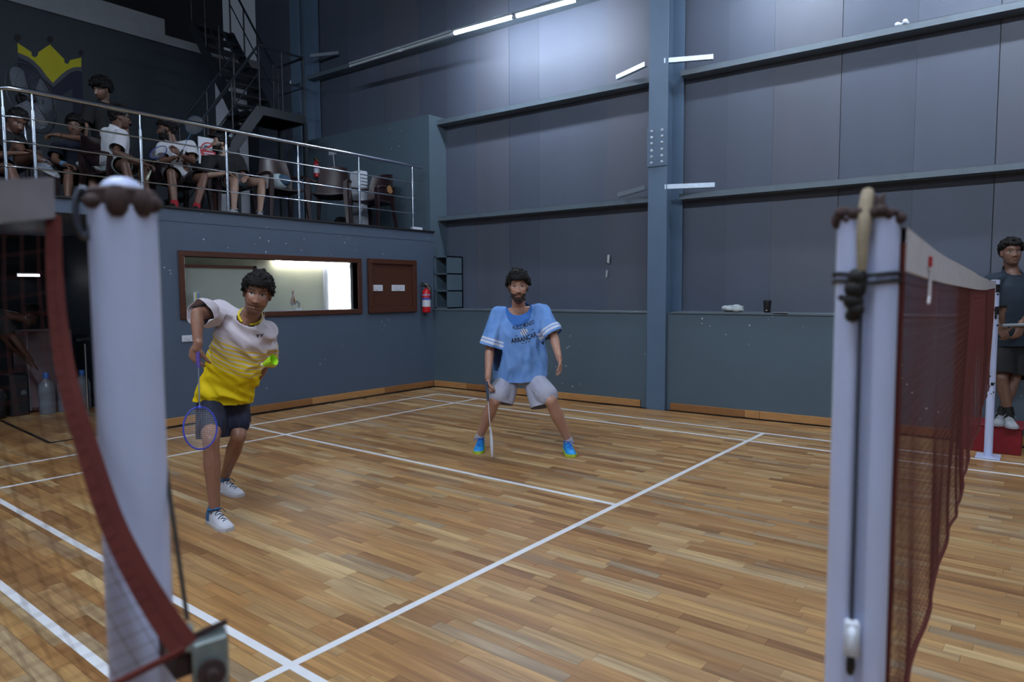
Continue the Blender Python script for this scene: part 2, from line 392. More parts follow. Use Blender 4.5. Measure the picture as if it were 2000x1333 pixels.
# ---- steel columns (H-section) and girts of the side wall
M_BOLT = mat('bolt_zinc', '#b4c0cc', .35, metal=.15, var=.2, scale=60)
def column(y0, y1, label, z1=9.4, splice=None):
    c = empty('steel_column', (wx(6.6, y0), y0, 0), label=label, cat='column', group='steel columns of the side wall')
    sheared(MB().box(6.565, 6.583, y0, y1, 0, z1)).build('front_flange', M_STEEL, c, bevel=.002)
    ym = (y0 + y1) / 2
    sheared(MB().box(6.583, 6.94, ym - .008, ym + .008, 0, z1)).build('web', M_STEEL, c)
    sheared(MB().box(6.94, 6.96, y0 - .03, y1 + .03, 1.22, z1)).build('rear_flange', M_STEEL, c)
    if splice:
        za, zb = splice
        pl = sheared(MB().box(6.548, 6.565, y0 - .008, y1 + .008, za, zb)).build('splice_plate', M_STEEL, c, bevel=.002)
        sheared(MB().box(6.583, 6.6, y0, y1, za, zb)).build('inner_plate', M_STEEL, c)
        zz = [za + (zb - za) * t for t in (.10, .26, .42, .60, .76, .92)]
        for yy in (y0 + .06, y1 - .05):
            for z in zz: MB().lathe((wx(6.549, yy), yy, z), [(.017, 0), (.017, .010), (.010, .016)], 8, axis=(-1, 0, 0)).build('bolt', M_BOLT, pl)
        for z in zz: MB().lathe((wx(6.66, ym), ym - .008, z - .03), [(.017, 0), (.017, .012), (.010, .02)], 8, axis=(0, -1, 0)).build('bolt', M_BOLT, pl)
    return c
column(3.41, 3.655, 'blue grey steel column with a bolted splice plate in front of the side wall', splice=(2.98, 3.44))
column(10.36, 10.62, 'dark steel column at the rear of the gallery beside the staircase')
def girt(y0, y1, z, label):
    g = empty('wall_girt', (wx(6.9, y0), y0, z), label=label, cat='girt', group='horizontal girts of the side wall')
    sheared(MB().box(6.80, 6.806, y0, y1, z - .062, z)).build('face', M_GIRT, g)
    sheared(MB().box(6.80, 7.0, y0, y1, z - .005, z)).build('top_flange', M_GIRT, g)
    sheared(MB().box(6.80, 7.0, y0, y1, z - .067, z - .062)).build('bottom_flange', M_GIRT, g)
girt(3.70, 7.36, 2.66, 'lower girt between gallery wall and bolted column'); girt(3.70, 7.36, 4.14, 'middle girt between gallery wall and bolted column')
girt(-6, 3.36, 2.66, 'lower girt right of the bolted column'); girt(-6, 3.36, 4.14, 'middle girt right of the bolted column, with a lump of fluff on it')
girt(3.70, 11.0, 5.40, 'upper girt above the unlit tube lights')
def brace(p0, p1, label):
    b = MB(); p0, p1 = np.array(p0, float), np.array(p1, float); d = unit(p1 - p0); n = unit(np.cross(d, (0, 0, 1))); u = np.cross(n, d)
    b.prism([(-.025, -.025), (.025, -.025), (.025, -.015), (-.015, -.015), (-.015, .03), (-.025, .03)], p0, n if np.dot(n, V(1, 1, 0)) > 0 else -n, u, p1 - p0)
    tag(b.build('brace_angle', M_GALV), label, 'brace', 'galvanised braces at the columns')
brace(atX(1206, 152, 6.96), atX(1262, 126, 6.74), 'galvanised brace left of the bolted column at the middle girt')
brace(atX(1297, 120, 6.72), atX(1393, 112, 6.96), 'galvanised brace right of the bolted column at the middle girt')
brace(atX(1209, 382, 6.96), atX(1262, 367, 6.74), 'galvanised brace left of the bolted column at the lower girt')
brace(atX(1298, 366, 6.72), atX(1396, 362, 6.96), 'galvanised brace right of the bolted column at the lower girt')
brace(atX(607, 110, 6.62), atX(662, 104, 6.85), 'galvanised brace at the rear column beside the staircase')

# ---- tube lights
M_TUBE = mat('tube_glow', '#ffffff', .4, var=0, emit=TUBE_COLOR, estr=TUBE_STRENGTH)
M_TUBEOFF = mat('tube_off', '#aeb9c0', .35, var=.05)
M_HOUS = mat('tube_housing', '#8d99a2', .45)
def tube_light(p0, p1, lit, label, group='tube lights'):
    p0, p1 = np.array(p0, float), np.array(p1, float)
    t = empty('tube_light', (p0 + p1) / 2, label=label, cat='tube light', group=group)
    up = V(0, 0, 1); d = unit(p1 - p0)
    MB().bar(p0 + up*.035, p1 + up*.035, .06, .03).build('housing', M_HOUS, t, bevel=.004)
    MB().cyl(p0 + d*.02, p1 - d*.02, .019, n=10).build('tube', M_TUBE if lit else M_TUBEOFF, t, smooth=40)
    for q in (p0, p1 - d*.03): MB().cyl(q, q + d*.03, .021, n=10).build('end_cap', M_WHITE, t, smooth=40)
    MB().tube([(p0 + p1)/2 + up*.05, (p0 + p1)/2 + V(.45, -.05, .30)], .005, 6).build('bracket', M_GIRT, t)
TX, TZ = 6.25, 5.03
names = ['lit tube light nearest the bolted column', 'lit tube light left of the gap over the side wall', 'unlit tube light beside the lit pair', 'unlit tube light nearest the staircase']
tp = [atX(*q, TX) for q in ((1130, -1), (1005, 33), (884, 66.5), (784, 98), (683, 129.5))]
for i in range(4): 
    e = unit(tp[i+1] - tp[i])*.012; tube_light(tp[i] + e, tp[i+1] - e, i < 2, names[i])
# further fittings of the same kind along the hall (above the picture)
for k, y in enumerate((1.5, -.4, -2.2)):
    tube_light((TX, y, TZ), (TX, y + 1.1, TZ), True, 'tube light over the side wall, out of the picture')
for k, y in enumerate((-5.2, -3.6, -2.0, -.4, 1.2, 2.8, 4.4)):
    for dx in (-.12, .12): tube_light((-1.1 + dx, y, 6.2), (-1.1 + dx, y + 1.2, 6.2), True, 'tube light hung between the courts, out of the picture')
for k, y in enumerate((-3, 0, 3, 6)):
    tube_light((-8.2, y, 5.6), (-8.2, y + 1.1, 5.6), True, 'tube light over the far side wall, out of the picture')

# ---- staircase on the gallery
st = empty('steel_staircase', (4.4, 9.7, 2.42), label='dark steel staircase with landing at the rear of the gallery', cat='staircase')
def flight(p0, p1, wvec, n, nm):
    p0, p1, wvec = map(lambda q: np.array(q, float), (p0, p1, wvec)); d = p1 - p0
    for k in (0, 1): MB().bar(p0 + wvec*k, p1 + wvec*k, .05, .16).build('stringer', M_STAIR, st)
    h = unit(V(d[0], d[1], 0))
    for i in range(n):
        c = p0 + d * (i + .6) / n + wvec * .5 + V(0, 0, .05)
        MB().obox(c, h * .115, wvec * .48, V(0, 0, .014)).build('tread', M_STAIR, st)
    for k in (0, 1):
        for j, hh in ((0, .9), (1, .5)):
            MB().tube([p0 + wvec*k + V(0, 0, hh + .06), p1 + wvec*k + V(0, 0, hh + .06)], .019 if j == 0 else .011, 6).build('handrail', M_STAIR, st)
        for t in (.0, .33, .66, 1.):
            q = p0 + d*t + wvec*k; MB().tube([q, q + V(0, 0, .96)], .014, 6).build('rail_post', M_STAIR, st)
flight((3.70, 9.4, 2.42), (5.05, 9.4, 4.30), (0, .72, 0), 8, 'lower')
flight((5.06, 10.12, 4.33), (5.06, 11.40, 6.05), (.70, 0, 0), 8, 'upper')
MB().box(5.05, 5.85, 9.4, 10.12, 4.33, 4.355).build('landing_plate', M_STAIR, st)
for a, b in (((5.05, 9.4), (5.85, 9.4)), ((5.85, 9.4), (5.85, 10.12)), ((5.05, 9.4), (5.05, 10.12)), ((5.05, 10.12), (5.85, 10.12))):
    MB().bar((*a, 4.28), (*b, 4.28), .04, .12).build('landing_beam', M_STAIR, st)
for hh, r in ((.92, .019), (.45, .011)):
    MB().tube([(5.05, 9.4, 4.35 + hh), (5.85, 9.4, 4.35 + hh), (5.85, 10.12, 4.35 + hh)], r, 6).build('handrail', M_STAIR, st)
for q in ((5.05, 9.4), (5.45, 9.4), (5.85, 9.4), (5.85, 10.12)): MB().tube([(*q, 4.33), (*q, 5.27)], .015, 6).build('rail_post', M_STAIR, st)
for q in ((5.85, 9.4), (5.85, 10.1), (5.05, 10.1)): MB().bar((*q, 2.42), (*q, 4.25), .06, .06, up=(1, 0, 0)).build('support', M_STAIR, st)
dr = empty('door_1', (6.0, GY, 2.42), kind='structure', label='tall white door with a brown jamb behind the steel staircase', cat='door')
MB().box(5.93, 6.55, GY - .05, GY, 2.42, 5.45).build('door_leaf', M_WHITE, dr); MB().box(5.80, 5.92, GY - .07, GY, 2.42, 4.6).build('door_jamb', M_BROWNW, dr)

# ---- stainless gallery railing
rl = empty('gallery_railing', (1.15, WY + .06, 2.42), label='stainless steel railing along the gallery edge', cat='railing')
RY = WY + .05
posts_px = [12, 72, 279, 445, 584, 702, 806]
ztop = 3.375
def rail(z, r, nm):
    pts = [(1.12, 9.6, z)] + [(1.12, RY + .25, z), (1.135, RY + .12, z), (1.19, RY + .03, z), (1.30, RY, z)] + [(6.46, RY, z)]
    MB().tube(pts, r, 10).build(nm, M_CHROME, rl, smooth=50)
rail(ztop, .025, 'top_rail')
for z in (2.66, 2.89, 3.12): rail(z, .0085, 'cross_rail')
for px in posts_px:
    x = 1.16 if px == 12 else atY(px, 380, RY)[0]
    y = RY + .07 if px == 12 else RY
    p = MB().tube([(x, y, 2.42), (x, y, 3.20)], .0165, 10).build('rail_post', M_CHROME, rl, smooth=50)
    MB().tube([(x, y, 3.20), (x, y, ztop)], .010, 8).build('post_neck', M_CHROME, p, smooth=50)
    MB().lathe((x, y, 2.42), [(.03, 0), (.03, .008)], 12).build('post_flange', M_CHROME, p, smooth=30)
    for z in (2.66, 2.89, 3.12): MB().ball((x, y - .014, z), .014, 8, 6).build('rail_joint', M_CHROME, p, smooth=60)
for y in (8.3, 9.4): MB().tube([(1.12, y, 2.42), (1.12, y, ztop)], .0165, 8).build('rail_post', M_CHROME, rl, smooth=50)
MB().box(6.23, 6.42, RY - .05, RY + .0, 2.42, 2.46).build('end_block', M_WHITE, rl)
# ================================================================== NETS AND POSTS
M_POST = mat('post_paint', '#bcc8ea', .38, var=.05, scale=4)
M_RUST = mat('rusty_cap', '#3a2a2a', .8, var=.5, scale=30)
M_ROPE = mat('rope', '#8f836f', .9, var=.3, scale=120)
M_NETR = mat('net_cord', '#4c1a15', .85, var=.2, scale=50)
M_TAPE = mat('net_tape', '#c6c5cc', .85, var=.15, scale=25)
M_TAPED = mat('net_tape_soiled', '#7d7a80', .85, var=.3, scale=18)
M_HEM = mat('net_hem', '#54170f', .85, var=.2, scale=30)
M_CORDB = mat('black_cord', '#0b0c11', .7)

def post_profile(c, r, grooved, face):
    n = 40; out = []; a0 = math.atan2(face[1], face[0])
    for k in range(n):
        q = 2*math.pi*k/n; rr = r
        if grooved:
            dq = (q - a0 + math.pi) % (2*math.pi) - math.pi
            rr = r - .010 * math.exp(-(dq / .20) ** 2)
        out.append((c[0] + rr*math.cos(q), c[1] + rr*math.sin(q)))
    return out
def net_post(c, h, r, label, grooved=False, face=(-1, 0)):
    p = empty('net_post', (c[0], c[1], 0), label=label, cat='net post', group='badminton net posts')
    pr = post_profile(c, r, grooved, face)
    MB().rings([[(x, y, z) for x, y in pr] for z in (.012, .4, .8, 1.2, h)]).build('pole', M_POST, p, smooth=40)
    MB().box(c[0] - .11, c[0] + .11, c[1] - .09, c[1] + .09, 0, .012).build('foot_plate', M_POST, p, bevel=.003)
    return p
# right-hand near post
RP = (.046, -.0935); RR = .0395; RH = 1.56
tocam = unit(V(CAM_C[0] - RP[0], CAM_C[1] - RP[1], 0)); sidev = np.cross((0, 0, 1), tocam)   # sidev: to the right in the picture is -sidev
rp = net_post(RP, RH, RR, 'near white net post with grooved front, rope and white cleat, right of the picture', True, tocam[:2])
RB = V(RP[0], RP[1], 0); ri = -sidev if proj(RB + V(0, 0, 1) - sidev)[0] > proj(RB + V(0, 0, 1))[0] else sidev
def onpost(B, side, z, f=1.0, rad=RR, tc=tocam, rr=ri): 
    return B + rr * side * rad + tc * math.sqrt(max(0, 1 - side * side)) * rad * f + V(0, 0, z)
b = MB()
for k in range(22):
    q = 2*math.pi*k/22; b.ball(RB + V(math.cos(q)*RR*.94, math.sin(q)*RR*.94, RH + .002 + random.uniform(-.007, .006)), random.uniform(.006, .012), 8, 6, (1, 1, random.uniform(.6, 1.3)))
b.lathe(RB + V(0, 0, RH - .004), [(RR*.99, 0), (RR*.9, .008)], 24)
b.build('rusty_cap', M_RUST, rp, smooth=50)
MB().lathe(RB + ri*.012 + V(0, 0, RH + .008), [(.022, -.008), (.026, -.006), (.018, 0), (.026, .006), (.022, .008)], 20, axis=ri).build('pulley', M_RUST, rp, smooth=40)
MB().tube([RB - tocam*.045 + V(0, 0, RH - .05), RB - tocam*.02 + V(0, 0, RH + .02), RB - ri*.002 + tocam*.008 + V(0, 0, RH + .032), RB + tocam*.034 - ri*.004 + V(0, 0, RH + .012),
           RB + tocam*.049 - ri*.006 + V(0, 0, RH - .03), RB + tocam*.046 - ri*.006 + V(0, 0, RH - .075)], [.005, .007, .0085, .009, .008, .006], 8).build('rope', M_ROPE, rp, smooth=60)
b = MB()
for z in (1.478, 1.468): b.tube([RB + (math.cos(q)*tocam + math.sin(q)*ri)*(RR + .0025) + V(0, 0, z + .004*math.sin(q*1.5)) for q in [2*math.pi*k/20 for k in range(20)]], .0026, 6, close=True)
b.build('cord_wrap', M_CORDB, rp, smooth=60)
b = MB()
for i, (s, z, r) in enumerate(((-.28, 1.476, .013), (-.34, 1.460, .014), (-.38, 1.444, .013), (-.30, 1.432, .011), (-.42, 1.424, .009), (-.22, 1.466, .010))): b.ball(onpost(RB, s, z, 1.12), r, 10, 7)
b.tube([onpost(RB, -.4, 1.455, 1.2), onpost(RB, -.62, 1.446, 1.25), onpost(RB, -.78, 1.449, 1.2)], [.004, .004, .005], 6)
b.build('cord_knot', M_CORDB, rp, smooth=60)
MB().tube([onpost(RB, -.14, z, 1.0) for z in (1.44, 1.2, 1.0, .99)], .0032, 6).build('cord', mat('grey_cord', '#3b4152', .8), rp, smooth=60)
b = MB(); b.obox(onpost(RB, -.12, .972, 1.1), ri*.010, tocam*.008, V(0, 0, .026)); b.tube([onpost(RB, -.12, .99, 1.1), onpost(RB, -.12, .985, 1.5), onpost(RB, -.12, .955, 1.55)], .007, 8)
b.build('cleat', M_WHITE, rp, smooth=40, bevel=.003)
MB().tube([onpost(RB, -.12, .955, 1.2), onpost(RB, -.12, .938, 1.35), onpost(RB, -.14, .922, 1.1)], [.004, .006, .005], 8).build('hook', M_BLACK, rp, smooth=60)
# far post with painted-over drips
FP = (6.22, .10)
fp = net_post(FP, 1.55, .032, 'far white net post with peeling black marks in front of the red box')
fb_ = V(FP[0], FP[1], 0); tcf = unit(V(CAM_C[0] - 6.22, CAM_C[1] - .1, 0))
b = MB()
for k in range(26):
    z = random.choice((random.uniform(.55, .85), random.uniform(1.1, 1.5))); a = random.uniform(-.9, .9); s = np.cross((0, 0, 1), tcf)
    b.ball(fb_ + (tcf*math.cos(a) + s*math.sin(a))*.0315 + V(0, 0, z), random.uniform(.004, .014), 6, 4, (1, 1, random.uniform(.6, 2)))
b.build('black_marks', M_CORDB, fp)
s_ = np.cross((0, 0, 1), tcf)
for z in (1.44, 1.25): MB().lathe(fb_ + V(0, 0, z), [(.034, 0), (.034, .07)], 16).build('black_tape', M_CORDB, fp, smooth=40)
# left-hand near post
LP = (-.631, .641); LR = .0395; LH = 1.575
tcl = unit(V(CAM_C[0] - LP[0], CAM_C[1] - LP[1], 0)); LB = V(LP[0], LP[1], 0); ril = np.cross(tcl, (0, 0, 1))
if proj(LB + V(0, 0, 1) + ril)[0] < proj(LB + V(0, 0, 1))[0]: ril = -ril
lp = net_post(LP, LH, LR, 'blurred white net post with steel ring and winch, left of the picture')
b = MB(); b.lathe(LB + V(0, 0, LH - .005), [(LR*1.03, 0), (LR*1.03, .018), (LR*.9, .022)], 24)
for a, l in ((-.15, .022), (.62, .020), (-.95, .010), (1.05, .012)):
    b.ball(LB + (tcl*math.cos(a) + ril*math.sin(a))*LR*.93 + V(0, 0, LH - .002), .014, 10, 6, (1, 1, l / .014))
b.build('rusty_cap', M_RUST, lp, smooth=50)
MB().ball(LB + V(0, 0, LH + .014), .026, 16, 8, (1, 1, .75)).build('cap_dome', M_POST, lp, smooth=60)
MB().tube([LB - ril*(LR + .002 + .009*math.cos(q)) + tcl*.012 + V(0, 0, LH - .016 + .030*math.sin(q)) for q in [2*math.pi*k/18 for k in range(18)]], .0042, 8, close=True).build('steel_ring', mat('dull_steel', '#565a66', .4, metal=.8), lp, smooth=60)
wc = at(410, 1290, .88)
MB().tube([LB - tcl*.03 + V(0, 0, LH), at(262, 480, .965), at(312, 830, .93), at(366, 1212, .885)], .0028, 6).build('cable', mat('wire_cable', '#4c4a48', .5, metal=.6), lp, smooth=60)
wn = MB().obox(wc, ril*.021 + V(0, 0, .002), tcl*.016, V(0, 0, .034)).build('winch_plate', mat('winch_metal', '#7d8a8c', .5, metal=.4, var=.6, scale=40), lp, bevel=.003)
MB().lathe(wc + tcl*.016 + V(0, 0, -.006), [(.016, 0), (.017, .008), (.008, .009), (.007, .022)], 14, axis=tcl).build('winch_drum', M_RUST, wn, smooth=40)
MB().bar(wc + V(0, 0, .036) - ril*.02, wc + V(0, 0, .046) + ril*.022, .006, .006).build('winch_edge', M_RUST, wn)
MB().obox(wc - ril*.034 + V(0, 0, .036), ril*.016, tcl*.010, V(0, 0, .016)).build('winch_bracket', mat('winch_metal', '', ), wn, bevel=.003)
MB().bar(wc - ril*.03, LB + ril*.02 + V(0, 0, wc[2] + .01), .02, .03).build('winch_arm', M_RUST, lp)

def build_net(name, P, L, H, label, tape_h, cell=.0205, tapemat=None, r=.00075):
    """P(s, t) -> world point; s in 0..1 along the net, t in 0..1 from under the tape to the bottom"""
    net = empty(name, P(.5, 1.), label=label, cat='net', group='badminton nets')
    m = MB(); ns = int(L / cell); nt = int(H / cell)
    for i in range(ns + 1):
        s = i / ns; m.tube([P(s, t) for t in np.linspace(0, 1, 9)], r, 3, cap=False)
    for j in range(1, nt):
        t = j / nt; m.tube([P(s, t) for s in np.linspace(0, 1, 90)], r, 3, cap=False)
    tag(m.build('mesh', M_NETR, net), kind='stuff')
    ss = np.linspace(0, 1, 70)
    b = MB()
    for i in range(len(ss) - 1):
        q = []
        for s in (ss[i], ss[i+1]):
            p = np.array(P(s, 0)); d = unit(np.array(P(min(1, s + .01), 0)) - np.array(P(max(0, s - .01), 0))); n = unit(np.cross(d, (0, 0, 1)))
            q += [p - V(0, 0, .004) + n*.003, p + V(0, 0, tape_h) + n*.004, p + V(0, 0, tape_h) - n*.004, p - V(0, 0, .004) - n*.003]
        b.add(q, [(0,1,5,4), (1,2,6,5), (2,3,7,6), (3,0,4,7)])
    b.build('tape', tapemat or M_TAPE, net, smooth=60)
    MB().tube([P(s, 1.) for s in np.linspace(0, 1, 140)], .0045, 5).build('bottom_hem', M_HEM, net, smooth=60)
    return net
# main net
N0 = V(RP[0], RP[1], 0) - tocam*.01 + ri*(RR + .004); N1 = V(6.19, .10, 0)
rng = random.Random(3)
def Pmain(s, t):
    p = N0 * (1 - s) + N1 * s
    top = 1.545 - .026*4*s*(1 - s) - .055
    bot = .765 - .02*4*s*(1 - s) + .016*noise.noise(Vector((s*17, .3, 1.7))) + .012*noise.noise(Vector((s*44, 5.3, .7)))
    bot += .05*max(0, 1 - s/.03)
    z = top + (bot - top)*t
    off = .03*noise.noise(Vector((s*5, t*1.2, 3.1)))*math.sin(math.pi*s)**.5 + .022*t*t*noise.noise(Vector((s*11, 2.2, .4))) + .010*t*t*noise.noise(Vector((s*34, 8.2, .4)))
    return V(p[0], p[1] + off, z)
net1 = build_net('badminton_net', Pmain, 6.15, .72, 'dark red badminton net with white tape strung to the far post', .055)
MB().obox(Pmain(.06, 0) + V(0, -.006, .026), V(.012, 0, 0), V(0, .002, 0), V(0, 0, .009)).build('brand_patch', mat('patch_red', '#b03038', .7), net1)
MB().tube([Pmain(.062, 0) + V(0, -.006, .01), Pmain(.062, .05) + V(0, -.006, 0), Pmain(.06, .07) + V(0, -.006, 0)], .003, 5).build('loose_tie', M_TAPE, net1)
MB().tube([Pmain(.0, t) for t in np.linspace(-.05, 1, 12)], .004, 6).build('end_hem', M_HEM, net1)
MB().tube([Pmain(1, t) for t in np.linspace(-.05, 1, 12)], .006, 6).build('end_hem', M_TAPE, net1)
# neighbouring court's net: its slack end hangs across the left post
HP = [(104, 420, .89), (108, 560, .88), (122, 690, .865), (144, 790, .85), (172, 880, .84), (215, 1010, .825), (262, 1110, .815), (312, 1195, .81), (362, 1268, .805)]
hp3 = [at(*q) for q in HP]
def hemP(t):
    f = t * (len(hp3) - 1); i = min(int(f), len(hp3) - 2); u = f - i
    p0, p1 = hp3[max(i - 1, 0)], hp3[i]; p2, p3 = hp3[i + 1], hp3[min(i + 2, len(hp3) - 1)]
    return .5*((2*p1) + (p2 - p0)*u + (2*p0 - 5*p1 + 4*p2 - p3)*u*u + (3*p1 - p0 - 3*p2 + p3)*u**3)
def Pleft(s, t):
    e = hemP(t); g = V(-6.7, .62, 1.50 - .72*t)
    k = 1 - math.exp(-s * 26); x = e[0] + (g[0] - e[0])*s
    lin = V(0, .60, 1.49 - .56*t - .03*math.sin(3*s))
    return V(x, e[1] + (lin[1] - e[1])*k, e[2] + (lin[2] - e[2])*k*.8 + (g[2] - lin[2])*s*.2)
net2 = build_net('badminton_net', Pleft, 6.0, .62, 'slack end of the neighbouring net with red hem across the left post', .048, tapemat=M_TAPED, r=.00045)
b = MB(); ts = np.linspace(0, 1, 40)
for i in range(len(ts) - 1):
    q = []
    for t in (ts[i], ts[i+1]):
        p = hemP(t); d = unit(hemP(min(1, t + .02)) - hemP(max(0, t - .02))); n = unit(CAM_C - p); sd = unit(np.cross(d, n)); w = .0085 + .0075*t
        q += [p + sd*w, p - sd*w, p - sd*w - n*.003, p + sd*w - n*.003]
    b.add(q, [(0,1,5,4), (1,2,6,5), (2,3,7,6), (3,0,4,7)])
b.build('end_hem', M_HEM, net2, smooth=60)

# ================================================================== WALL FIXTURES
def plate(name, x0, x1, z0, z1, y, label, cat, parent=None):
    t = empty(name, ((x0 + x1)/2, y, z0), label=label, cat=cat)
    MB().box(x0, x1, y - .012, y, z0, z1).build('cover', M_WHITE, t, bevel=.003)
    n = 2; w = (x1 - x0)
    for k in range(n):
        cx = x0 + w*(.3 + .4*k); cz = (z0 + z1)/2
        for dx, dz in ((-.012, -.008), (.012, -.008), (0, .012)): MB().lathe((cx + dx, y - .012, cz + dz), [(.004, 0), (.004, .0015)], 8, axis=(0, -1, 0)).build('socket_hole', M_BLACK, t)
    MB().box(x0 + w*.4, x0 + w*.6, y - .0135, y - .012, z0 + (z1 - z0)*.18, z0 + (z1 - z0)*.24).build('maker_mark', mat('grey_print', '#5a6068', .6), t)
    return t
pb = empty('wooden_recess_panel', (5.33, WY, 1.185), label='dark brown framed wooden board holding two sockets beside the window', cat='panel')
for bx in ((5.33, 6.25, 1.885, 1.955), (5.33, 6.25, 1.185, 1.255)): MB().box(bx[0], bx[1], WY - .045, WY, bx[2], bx[3]).build('frame_board', M_BROWNW, pb, bevel=.004)
for bx in ((5.33, 5.40), (6.18, 6.25)): MB().box(bx[0], bx[1], WY - .045, WY, 1.255, 1.885).build('frame_board', M_BROWNW, pb, bevel=.004)
MB().box(5.40, 6.18, WY - .015, WY, 1.255, 1.885).build('back_board', M_BROWNW, pb)
for (xa, xb, lb) in ((722, 747, 'white socket plate on the left of the brown board'), (765, 790, 'white socket plate on the right of the brown board')):
    p0 = atY(xa, 569, WY - .02); p1 = atY(xb, 557, WY - .02); plate('socket_plate', p0[0], p1[0], p0[2], p1[2], WY - .016, lb, 'socket')
p0 = atY(355, 668.5, WY); p1 = atY(379.5, 654.5, WY); plate('switch_plate', p0[0], p1[0], p0[2], p1[2], WY, 'white switch plate on the wall under the window behind the player', 'switch')
M_RED = mat('extinguisher_red', '#b3121c', .3, var=.1)
def extinguisher(c, h, label, out):
    c = np.array(c, float); out = unit(out); e = empty('fire_extinguisher', c, label=label, cat='fire extinguisher', group='fire extinguishers'); r = h*.14
    MB().lathe(c, [(r*.8, 0), (r, h*.03), (r, h*.66), (r*.8, h*.73), (r*.35, h*.78), (r*.35, h*.82)], 20).build('cylinder', M_RED, e, smooth=40)
    MB().lathe(c, [(r*1.015, h*.20), (r*1.015, h*.42)], 20, cap=False).build('label_band', mat('label_white', '#c8ccd8', .5, var=.2, scale=60), e, smooth=60)
    MB().lathe(c, [(r*1.015, h*.57), (r*1.015, h*.61)], 20, cap=False).build('label_band', mat('label_lilac', '#9c93b8', .5), e, smooth=60)
    MB().lathe(c, [(r*1.014, h*.42), (r*1.014, h*.50)], 20, cap=False).build('label_band', mat('label_blue', '#4a4f9a', .5), e, smooth=60)
    sd = np.cross(out, (0, 0, 1))
    MB().bar(c + V(0, 0, h*.84), c + V(0, 0, h*.90) + sd*r*1.3, r*.5, h*.035).build('handle', M_BLACK, e); MB().bar(c + V(0, 0, h*.87), c + V(0, 0, h*.99) + sd*r*1.2, r*.5, h*.03).build('lever', M_BLACK, e)
    MB().tube([c + V(0, 0, h*.85), c + V(0, 0, h*.92) - sd*r*.8, c + V(0, 0, h*.8) - sd*r*1.3, c + V(0, 0, h*.45) - sd*r*1.25], h*.018, 8).build('hose', M_BLACK, e, smooth=60)
    MB().tube([c + sd*r*.9 + V(0, 0, h*.93), c + out*r*.4 + V(0, 0, h*.95), c - sd*r*1.2 + V(0, 0, h*.74)], h*.008, 6).build('seal_tie', mat('seal_yellow', '#c4b13a', .6), e)
    MB().lathe(c - out*r*1.05 + V(0, 0, h*.8), [(.012, 0), (.012, r*.6)], 8, axis=-out).build('wall_bracket', M_GALV, e)
q = atY(833, 611, WY - .07); extinguisher((q[0] - .005, WY - .075, q[2]), .46, 'red fire extinguisher on the wall beside the shelf niche', (-.3, -1, 0))
q = atX(622, 345, 6.50); extinguisher((wx(6.56, q[1]), q[1], q[2] - .02), .36, 'red fire extinguisher on the gallery side wall', (-1, 0, 0))
# shelf niche in the corner, standing on the ledge
sn = empty('corner_shelf', (6.66, 7.0, 1.222), label='painted three compartment shelf box standing on the ledge in the corner', cat='shelf')
X0, X1, Y0, Y1, Z0, Z1 = 6.645, 6.99, 7.0, 7.285, 1.223, 2.03
MB().box(X0, X1, Y0, Y0 + .02, Z0, Z1).build('side_board', M_LOW, sn); MB().box(X0, X1, Y1 - .035, Y1, Z0, Z1).build('side_board', M_LOW, sn)
MB().box(X1 - .02, X1, Y0, Y1, Z0, Z1).build('back_board', M_LOW, sn)
for i in range(4): MB().box(X0, X1, Y0, Y1, Z0 + (Z1 - Z0 - .02)*i/3, Z0 + (Z1 - Z0 - .02)*i/3 + .02).build('shelf_board', M_LOW, sn)
# shuttle tube on the window sill
q = atY(387, 600, WY - .01); t = empty('shuttle_tube', (q[0], WY - .012, 1.245), label='white shuttlecock tube with green and blue stripes in the window frame', cat='tube')
for k, (c, a, bq) in enumerate((('#d5d8dc', 0, 1), ('#c9b93c', .0, .12), ('#2a7a58', .25, .35), ('#2748a8', .55, .3))):
    if k == 0: MB().lathe((q[0], WY + .03, 1.247), [(.026, 0), (.026, .235), (.024, .238)], 16).build('tube_body', M_WHITE, t, smooth=40)
    else: MB().bar((q[0] - .018 + .016*(k - 1), WY + .0035, 1.26), (q[0] - .018 + .016*(k - 1), WY + .0035, 1.48), .009, .002, up=(0, 1, 0)).build('stripe', mat('stripe' + str(k), c, .5), t)
# little figure on the sill inside the window
q = atY(578, 608, WY + .12); q2 = V(q[0], WY + .125, 1.25)
fg = empty('sill_figurine', q2, label='small bronze and black figurine with a bent arm on the window sill', cat='figurine')
b = MB(); b.ball(q2 + V(-.03, 0, .225), .026, 10, 8, (.8, .8, 1.2)); b.tube([q2 + V(-.03, 0, .20), q2 + V(-.035, 0, .14), q2 + V(-.02, 0, .075)], [.012, .03, .022], 10); b.tube([q2 + V(-.045, 0, .17), q2 + V(-.07, 0, .11), q2 + V(-.05, 0, .05)], .010, 8)
b.build('torso', mat('bronze', '#8a5f45', .35, metal=.5, var=.4, scale=60), fg, smooth=60)
MB().tube([q2 + V(-.03, 0, .075), q2 + V(.02, 0, .115), q2 + V(.055, 0, .085), q2 + V(.05, 0, .03)], [.016, .016, .014, .010], 8).build('bent_leg', M_DARK, fg, smooth=60)
MB().box(q2[0] - .01, q2[0] + .08, q2[1] - .02, q2[1] + .02, 1.246, 1.275).build('base', M_WHITE, fg, bevel=.003)
